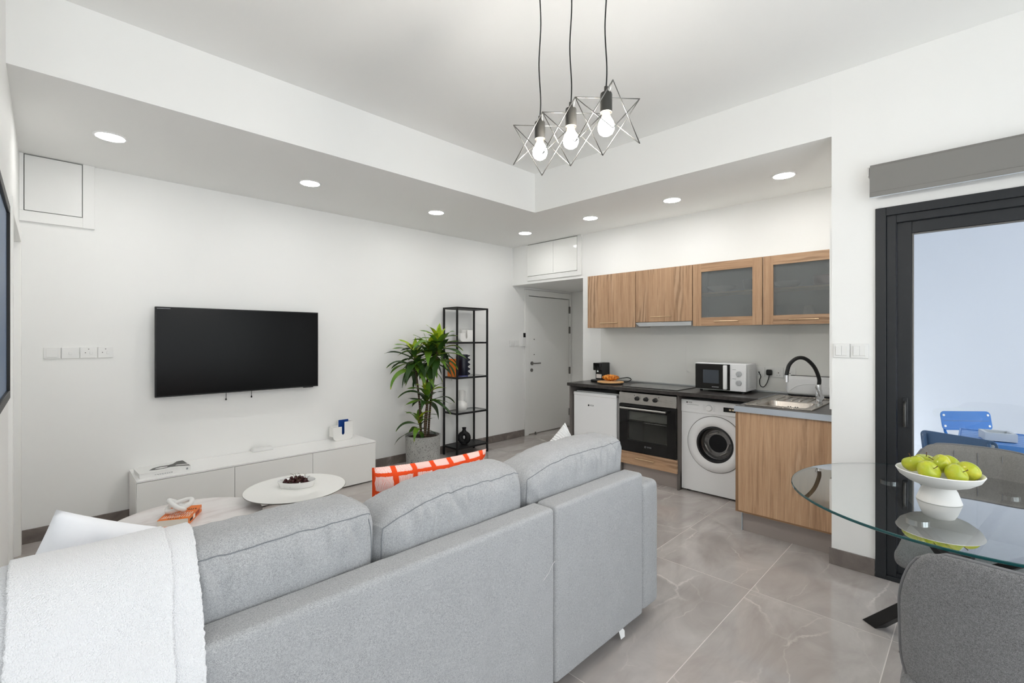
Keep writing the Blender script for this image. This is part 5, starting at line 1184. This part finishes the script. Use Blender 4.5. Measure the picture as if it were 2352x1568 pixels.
# capsule coffee machine
t = thing('coffee_machine', 'small black capsule coffee machine in the worktop corner', 'coffee machine', (4.48, 3.04, ZW))
cy0, cy1, cx0, cx1 = 2.992, 3.085, 4.385, 4.585
MB().box(cx0+0.05, cx1, cy0, cy1, ZW+0.03, ZW+0.215).build('body', M['blackplast'], t, bevel=0.006)
Bx(cx0, cx0+0.05, cy0, cy1, ZW+0.13, ZW+0.215).build('brew_head', M['blackgloss'], t, bevel=0.006)
MB().cyl((cx0+0.028, (cy0+cy1)/2, ZW+0.112), (cx0+0.028, (cy0+cy1)/2, ZW+0.132), 0.011, 14).build('spout', M['chrome'], t, smooth=40)
Bx(cx0-0.045, cx1, cy0-0.004, cy1+0.004, ZW, ZW+0.03).build('drip_tray', M['blackplast'], t, bevel=0.01)
Bx(cx0+0.048, cx0+0.0502, cy0+0.012, cy1-0.012, ZW+0.04, ZW+0.085).build('label', M['whiteink'], t)
MB().bar((cx1-0.005, cy0+0.02, ZW+0.195), (cx1+0.04, cy0+0.02, ZW+0.197), 0.02, 0.005).build('lever', M['chrome'], t)
(MB().tube(spline([(cx1-0.01, cy0-0.004, ZW+0.02), (4.56, 2.93, ZW+0.03), (4.56, 2.87, ZW+0.012), (4.60, 2.78, ZW+0.006), (4.625, 2.74, ZW+0.03), (4.63, 2.79, ZW+0.05), (4.61, 2.9, ZW+0.03)], 6), 0.004, 8).build('power_cord', M['cord'], t, smooth=True))

# croissant on a round board
bc = Vector((4.325, 2.815, ZW))
t = thing('serving_board', 'round wooden serving board on a dark base holding the croissant', 'board', tuple(bc))
MB().rev(bc, (0, 0, 1), [(0.12, 0), (0.136, 0.003), (0.14, 0.012), (0.138, 0.014)], 48).build('base', M['rattan'], t, smooth=40)
MB().rev(bc + Vector((0, 0, 0.014)), (0, 0, 1), [(0.138, 0), (0.142, 0.003), (0.142, 0.009), (0.138, 0.012)], 48).build('board', M['board'], t, smooth=40)
def croissant():
    m = MB(); n, k = 60, 18; b = 0
    for i in range(n+1):
        f = -1 + 2*i/n; a = f*1.05; R0 = 0.085; c = Vector((R0*math.sin(a), -R0*math.cos(a) + R0, 0)); r = 0.034*(1-abs(f)**1.7)**0.75 + 0.003
        seg = (f*4.0 + 0.5) % 1.0; r *= 1.0 - 0.22*(abs(seg-0.5)*2)**2.5
        ax = Vector((math.cos(a), math.sin(a), 0)); nn = Vector((-math.sin(a), math.cos(a), 0))
        for j in range(k):
            u = 2*math.pi*j/k; m.v.append(c + nn*r*math.cos(u) + Vector((0, 0, r*0.85*math.sin(u) + 0.03)))
    for i in range(n):
        for j in range(k): l = (j+1) % k; m.f.append([i*k+j, i*k+l, (i+1)*k+l, (i+1)*k+j])
    m.f.append(list(reversed(range(k)))); m.f.append([n*k+j for j in range(k)]); return m
o = croissant(); mt = Matrix.Translation(bc + Vector((0.03, 0.02, 0.0265))) @ Matrix.Rotation(R(-62), 4, 'Z') @ Matrix.Scale(1.2, 4); o.v = [mt @ v for v in o.v]
tag(o.build('croissant', M['croissant'], smooth=True), 'golden baked croissant on the round board', 'croissant')

# ------------------------------------------------------------------ pendant lamp with three wire stars
LX0, LX1 = 1.42, 1.605; LZ0, LZ1 = 2.165, 2.335; LYS = [1.411, 1.246, 1.081, 0.914]
lcx = 1.485
pn = thing('pendant_lamp', 'pendant lamp of three joined dark wire stars with glowing bulbs', 'lamp', (lcx, 1.16, ZC))
Bx(lcx-0.05, lcx+0.05, 0.90, 1.42, ZC-0.03, ZC).build('ceiling_canopy', M['gunmetal'], pn, bevel=0.004)
for k in range(3):
    ya, yb = LYS[k], LYS[k+1]; yc = (ya+yb)/2 - 0.012
    P = {('P', 1, 't'): (LX0, ya, LZ1), ('P', 2, 't'): (LX0, yb, LZ1), ('Q', 1, 't'): (LX1, ya, LZ1), ('Q', 2, 't'): (LX1, yb, LZ1),
         ('P', 1, 'b'): (LX0, ya, LZ0), ('P', 2, 'b'): (LX0, yb, LZ0), ('Q', 1, 'b'): (LX1, ya, LZ0), ('Q', 2, 'b'): (LX1, yb, LZ0)}
    E = ['P1t Q2t', 'P1t Q1b', 'P1t P2b', 'Q2t Q1b', 'Q2t P2b', 'P2t P1b', 'P2t Q2b', 'Q1t P1b', 'Q1t Q2b', 'P2t Q1t']
    g = MB()
    for e in E:
        a, b = [P[(s[0], int(s[1]), s[2])] for s in e.split()]; g.tube([a, b], 0.0019, 8)
    for p in P.values(): g.rev(Vector(p) - Vector((0, 0, 0.0021)), (0, 0, 1), [(0.0004, 0), (0.0021, 0.0015), (0.0021, 0.0027), (0.0004, 0.0042)], 8)
    g.build('wire_star', M['wire'], pn, smooth=True)
    zs = LZ1
    MB().rev((lcx, yc, zs+0.006), (0, 0, -1), [(0.007, -0.022), (0.008, 0.0), (0.021, 0.004), (0.0225, 0.01), (0.0225, 0.075), (0.019, 0.076)], 24).build('lamp_socket', M['gunmetal'], pn, smooth=40)
    w = [(lcx, yc, zs+0.02), (lcx+0.002, yc-0.002, zs+0.1), (lcx-0.003, yc+0.003, zs+0.25), (lcx+0.003, yc-0.002, zs+0.42), (lcx-0.001, yc+0.002, zs+0.58), (lcx, yc, ZC-0.03)]
    MB().tube(spline(w, 6), 0.0026, 8).build('cord', M['cord'], pn, smooth=True)
    zb = zs - 0.070
    MB().rev((lcx, yc, zb), (0, 0, -1), [(0.0135, 0), (0.0145, 0.008), (0.018, 0.02)], 24, False, False).build('bulb_neck', M['bulbneck'], pn, smooth=True)
    MB().rev((lcx, yc, zb), (0, 0, -1), [(0.018, 0.02), (0.026, 0.034), (0.0305, 0.05), (0.030, 0.064), (0.024, 0.077), (0.013, 0.0845), (0.001, 0.087)], 28, False, False).build('bulb', M['bulbglow'], pn, smooth=True)

# ------------------------------------------------------------------ dining table
TCX, TCY, TZ, TR = 2.64, 0.03, 0.75, 0.612
t = thing('dining_table', 'round clear glass dining table on black crossed legs', 'table', (TCX, TCY, 0))
MB().rev((TCX, TCY, TZ-0.010), (0, 0, 1), [(TR-0.003, 0), (TR-0.003, 0.010)], 96).build('glass_top', M['tableglass'], t, smooth=40)
MB().rev((TCX, TCY, TZ-0.0105), (0, 0, 1), [(TR-0.0028, 0), (TR, 0.002), (TR, 0.009), (TR-0.0028, 0.011)], 96, False, False).build('glass_edge', M['greenedge'], t, smooth=40)
A = [51, 158, 231, 338]
for i, a in enumerate(A):
    top = Vector((TCX + 0.345*math.cos(R(a)), TCY + 0.345*math.sin(R(a)), TZ-0.03)); a2 = a + 180
    mid = Vector((TCX + 0.035*math.cos(R(a+90)), TCY + 0.035*math.sin(R(a+90)), 0.46))
    foot = Vector((TCX + 0.43*math.cos(R(a2)), TCY + 0.43*math.sin(R(a2)), 0.012)); fz = foot.copy(); fz.z = 0
    d = Vector((math.cos(R(a)), math.sin(R(a)), 0)); s = Vector((-d.y, d.x, 0))
    def sec(c, w, h, k): return [c - s*w/2 - d*h/2, c + s*w/2 - d*h/2, c + s*w/2 + d*h/2, c - s*w/2 + d*h/2]
    m = MB(); m.v = sec(Vector((foot.x, foot.y, 0)), 0.062, 0.075, 0) + sec(mid, 0.042, 0.055, 0) + sec(top, 0.034, 0.045, 0)
    for k in range(2):
        for i2 in range(4): j2 = (i2+1) % 4; m.f.append([k*4+i2, k*4+j2, (k+1)*4+j2, (k+1)*4+i2])
    m.f += [[3, 2, 1, 0], [8, 9, 10, 11]]; m.build('leg', M['black'], t, bevel=0.003)
    MB().cyl(top, Vector((top.x, top.y, TZ-0.0105)), 0.035, 28).build('mounting_disc', M['chrome'], t, smooth=40)
MB().cyl((TCX, TCY, 0.42), (TCX, TCY, 0.50), 0.055, 20).build('hub', M['black'], t, smooth=40)

# fruit bowl with apples
bc = Vector((2.595, 0.112, TZ))
t = thing('pedestal_bowl', 'white pedestal bowl of apples on the glass dining table', 'bowl', tuple(bc))
MB().rev(bc, (0, 0, 1), [(0.071, 0), (0.072, 0.002), (0.058, 0.045), (0.049, 0.062), (0.047, 0.07)], 56, True, False).build('pedestal', M['matceram'], t, smooth=40)
MB().rev(bc + Vector((0, 0, 0.062)), (0, 0, 1), [(0.04, 0.0), (0.066, 0.004), (0.10, 0.018), (0.127, 0.038), (0.139, 0.060), (0.137, 0.063), (0.133, 0.061), (0.121, 0.043), (0.093, 0.024), (0.05, 0.014), (0.001, 0.012)], 72).build('bowl', M['matceram'], t, smooth=50)
ap0 = thing('apple', None, 'apple', (0, 0, 0), 'apples in the pedestal bowl', local=True)
pr = []
for a in range(0, 181, 10):
    u = R(a); r = 0.040*math.sin(u)*(1 + 0.10*math.cos(u)); z = 0.034*math.cos(u) - 0.010*math.exp(-(u/0.42)**2)*1.0 + 0.006*math.exp(-((math.pi-u)/0.35)**2)
    pr.append((max(r, 0.0004), z))
m = MB().rev((0, 0, 0), (0, 0, 1), pr, 28, False, False).build('fruit', M['apple'], ap0, smooth=True)
MB().tube([(0, 0, 0.022), (0.001, 0, 0.034), (0.004, 0.001, 0.042)], 0.0014, 6, radii=[0.0012, 0.0013, 0.002]).build('stem', M['applestem'], ap0, smooth=True)
zb = TZ + 0.125
RVv, FVv = Vector((0.707, -0.707, 0)), Vector((0.707, 0.707, 0))
apples = [((-0.074, -0.034, 0.012), (0.15, -0.75, 0.55), 'apple at the left front of the bowl, dark stem hollow facing out'),
          ((0.0, -0.074, 0.010), (0.45, -0.7, 0.55), 'apple at the front middle of the bowl with curved stem showing'),
          ((0.076, -0.044, 0.012), (0.75, 0.2, 0.5), 'apple at the right front of the bowl, smooth side turned out'),
          ((-0.064, 0.046, 0.020), (-0.2, 0.3, 0.9), 'apple at the left back of the bowl, behind the left front one'),
          ((0.012, 0.076, 0.018), (0.05, -0.1, 1.0), 'apple at the back middle of the bowl with upright stem'),
          ((0.082, 0.040, 0.016), (0.8, -0.1, 0.5), 'apple at the right back of the bowl with stem to the right'),
          ((0.004, 0.0, 0.030), (-0.6, 0.4, 0.5), 'apple in the centre of the bowl between the front and back ones')]
for k, ((r, f, z), ax, lab) in enumerate(apples):
    o = ap0 if k == 0 else copy_tree(ap0); o['label'] = 'yellow-green ' + lab
    o.location = bc + RVv*r + FVv*f + Vector((0, 0, zb - TZ - 0.003 + z)); axv = (RVv*ax[0] + FVv*ax[1] + Vector((0, 0, ax[2]))).normalized()
    o.rotation_mode = 'QUATERNION'; o.rotation_quaternion = Vector((0, 0, 1)).rotation_difference(axv); o.scale = (1.0, 1.0, 1.0)

# ------------------------------------------------------------------ dining chairs
def dining_chair(label, loc, rz):
    """local frame: the sitter looks along +x, the backrest stands at -x"""
    t = thing('dining_chair', label, 'chair', loc, 'grey dining chairs', rz=rz)
    # backrest shell: curved plate, rounded outline
    def shell(u, v, off):            # u in -1..1 across, v in 0..1 up
        hw = 0.265; top = 0.882 - 0.045*u*u*u*u; z0 = 0.435
        ang = u*hw/0.42; rad = 0.42
        z = z0 + (top - z0)*v; lean = -0.10*v
        return Vector((-0.235 + rad*(1-math.cos(ang))*0.95 + lean, rad*math.sin(ang), z)), Vector((-math.cos(ang), math.sin(ang), 0.2)).normalized()
    outline = rrect(-1, 1, 0, 1, 0.0001, 1)
    nu, nv = 26, 18; rc = 0.36
    def lim(v):                       # half width left by the rounded corners at height v
        ry = 0.40
        if v > 1-ry: d = (v-(1-ry))/ry; return 1 - rc*(1 - math.sqrt(max(0, 1-d*d)))*1.0 - (0 if d < 0.98 else 0.06)
        if v < 0.30: d = (0.30-v)/0.30; return 1 - 0.18*(1 - math.sqrt(max(0, 1-d*d)))
        return 1.0
    th = 0.021
    def sheet(sign, name, mtl):
        m = MB()
        for j in range(nv+1):
            v = 1 - (1 - j/nv)**1.6
            for i in range(nu+1):
                s = -1 + 2*i/nu; u = s*lim(v); p, n = shell(u, v, 0); e = max(0, (1-abs(s)**6)*(1-(2*v-1)**10))**0.4
                pad = th*e + (0.006*e*abs(math.sin((u+0.0)*math.pi*3.0))**0.5 if sign < 0 else 0)
                m.v.append(p + n*sign*pad)
        for j in range(nv):
            for i in range(nu): a = j*(nu+1)+i; f = [a, a+1, a+nu+2, a+nu+1]; m.f.append(f if sign > 0 else f[::-1])
        return m.build(name, mtl, t, smooth=True)
    bk = sheet(1, 'backrest', M['chair']); inn = sheet(-1, 'backrest_padding', M['chairin'])
    pts = [shell(-1*lim(v), v, 0)[0] for v in [k/20 for k in range(21)]] + [shell((-1+2*k/24)*lim(1.0), 1.0, 0)[0] for k in range(1, 24)] + [shell(lim(v), v, 0)[0] for v in [1-k/20 for k in range(21)]]
    MB().tube(pts, 0.0045, 8).build('piping', M['chairseam'], bk, smooth=True)
    for u in (-0.334, 0.334, 0.0):
        MB().tube([shell(u, v, 0)[0] - shell(u, v, 0)[1]*(th+0.0005) for v in [0.05+0.9*k/16 for k in range(17)]], 0.0018, 6).build('channel_seam', M['chairseam'], inn, smooth=True)
    s_ = cushion_mesh(0.46, 0.50, 0.09, 0.04, (12, 12, 2), (0, 0, 0.012), (), 0.0015, 3); moved(s_, (0.02, 0, 0.435)); s_.build('seat', M['chair'], t, smooth=True)
    Bx(-0.15, 0.17, -0.17, 0.17, 0.372, 0.392).build('seat_frame', M['black'], t, bevel=0.003)
    for sx, sy in ((1, 1), (1, -1), (-1, 1), (-1, -1)):
        a = Vector((0.12*sx, 0.13*sy, 0.38)); b = Vector((0.21*sx, 0.225*sy, 0))
        MB().tube([a, b], 0.012, 10, radii=[0.015, 0.010]).build('leg', M['black'], t, smooth=40)
    return t
dining_chair('grey upholstered dining chair in the right foreground, its back to us', (1.905, -0.09, 0), R(1))
dining_chair('grey channel-backed dining chair beyond the glass table, facing us', (2.925, 0.01, 0), R(178))

# ------------------------------------------------------------------ terrace furniture
def bistro_chair(label, loc, rz, m):
    """local frame: sitter looks along +x"""
    t = thing('bistro_chair', label, 'chair', loc, 'blue metal terrace chairs', rz=rz)
    tl = Vector((-0.18, 0, 0.98)); o0 = Vector((-0.19, 0, 0.632))
    MB().prism(rrect(-0.21, 0.21, 0, 0.165, 0.035), o0, (0, -1, 0), tl, Vector((0.98, 0, 0.18)), 0.006).build('backrest', m, t, bevel=0.0015)
    MB().prism(rrect(-0.19, 0.19, 0.079, 0.083, 0.001, 2), o0 + Vector((0.006, 0, 0.0011)), (0, -1, 0), tl, Vector((0.98, 0, 0.18)), 0.001).build('backrest_crease', M['greyblue'], t)
    for y in (-0.185, 0.185):
        for h in (0.035, 0.13):
            c = o0 + Vector((0, y, 0)) + tl*h
            MB().cyl(c - Vector((0.98, 0, 0.18))*0.003, c + Vector((0.98, 0, 0.18))*0.009, 0.010, 14).build('rivet', M['white'], t, smooth=40)
    for y in (-0.19, 0.19):
        MB().tube([(-0.232, y*0.92, 0.775), (-0.205, y*0.92, 0.62), (-0.10, y*0.92, 0.45), (0.19, y, 0.0)], 0.010, 8).build('leg', m, t); MB().bar((0.16, y*0.9, 0.44), (-0.20, y*0.9, 0.0), 0.012, 0.024).build('leg', m, t)
    for k in range(6): Bx(-0.17+k*0.063, -0.12+k*0.063, -0.19, 0.19, 0.445, 0.455).build('seat_slat', m, t, bevel=0.002)
    return t
bistro_chair('bright blue folding metal chair on the terrace against the white wall', (5.57, -0.065, -0.02), R(222), M['blue'])
bistro_chair('slate blue metal chair on the terrace, just outside the glass door', (4.475, 0.004, -0.02), R(-26), M['greyblue'])
t = thing('bistro_table', 'light blue slatted metal table on the terrace', 'table', (4.82, -0.27, -0.02))
for k in range(7): Bx(4.52+k*0.086, 4.60+k*0.086, -0.62, 0.09, 0.68, 0.70).build('top_slat', M['bluetable'], t, bevel=0.003)
MB().box(4.51, 4.522, -0.63, 0.10, 0.665, 0.705).box(5.118, 5.13, -0.63, 0.10, 0.665, 0.705).box(4.522, 5.118, 0.09, 0.10, 0.665, 0.705).box(4.522, 5.118, -0.63, -0.62, 0.665, 0.705).build('top_frame', M['bluetable'], t)
for x, y in ((4.56, -0.58), (5.08, -0.58), (4.56, 0.05), (5.08, 0.05)): MB().tube([(x, y, 0.67), (x, y, -0.02)], 0.012, 10).build('leg', M['blue'], t, smooth=40)
t = thing('ashtray', 'square pale grey ashtray on the terrace table', 'ashtray', (4.74, -0.10, 0.705), rz=R(12))
mt_ = mat('pale_grey_concrete', (205, 208, 212), 0.7)
MB().box(-0.08, 0.08, -0.08, 0.08, 0, 0.015).box(-0.08, -0.06, -0.08, 0.08, 0.015, 0.055).box(0.06, 0.08, -0.08, 0.08, 0.015, 0.055).box(-0.06, 0.06, -0.08, -0.06, 0.015, 0.055).box(-0.06, 0.06, 0.06, 0.08, 0.015, 0.055).build('tray', mt_, t)

# ------------------------------------------------------------------ framed picture on the left wall
t = thing('wall_picture', 'black-framed picture cut off at the left edge of the view', 'picture', (XL, 2.6, 1.15))
MB().box(XL+0.001, XL+0.022, 2.93, 2.965, 1.16, 1.99).box(XL+0.001, XL+0.022, 2.26, 2.295, 1.16, 1.99).box(XL+0.001, XL+0.022, 2.295, 2.93, 1.955, 1.99).box(XL+0.001, XL+0.022, 2.295, 2.93, 1.16, 1.195).build('frame', M['black'], t, bevel=0.002)
Bx(XL+0.001, XL+0.012, 2.295, 2.93, 1.195, 1.955).build('picture', M['greyblue'], t)
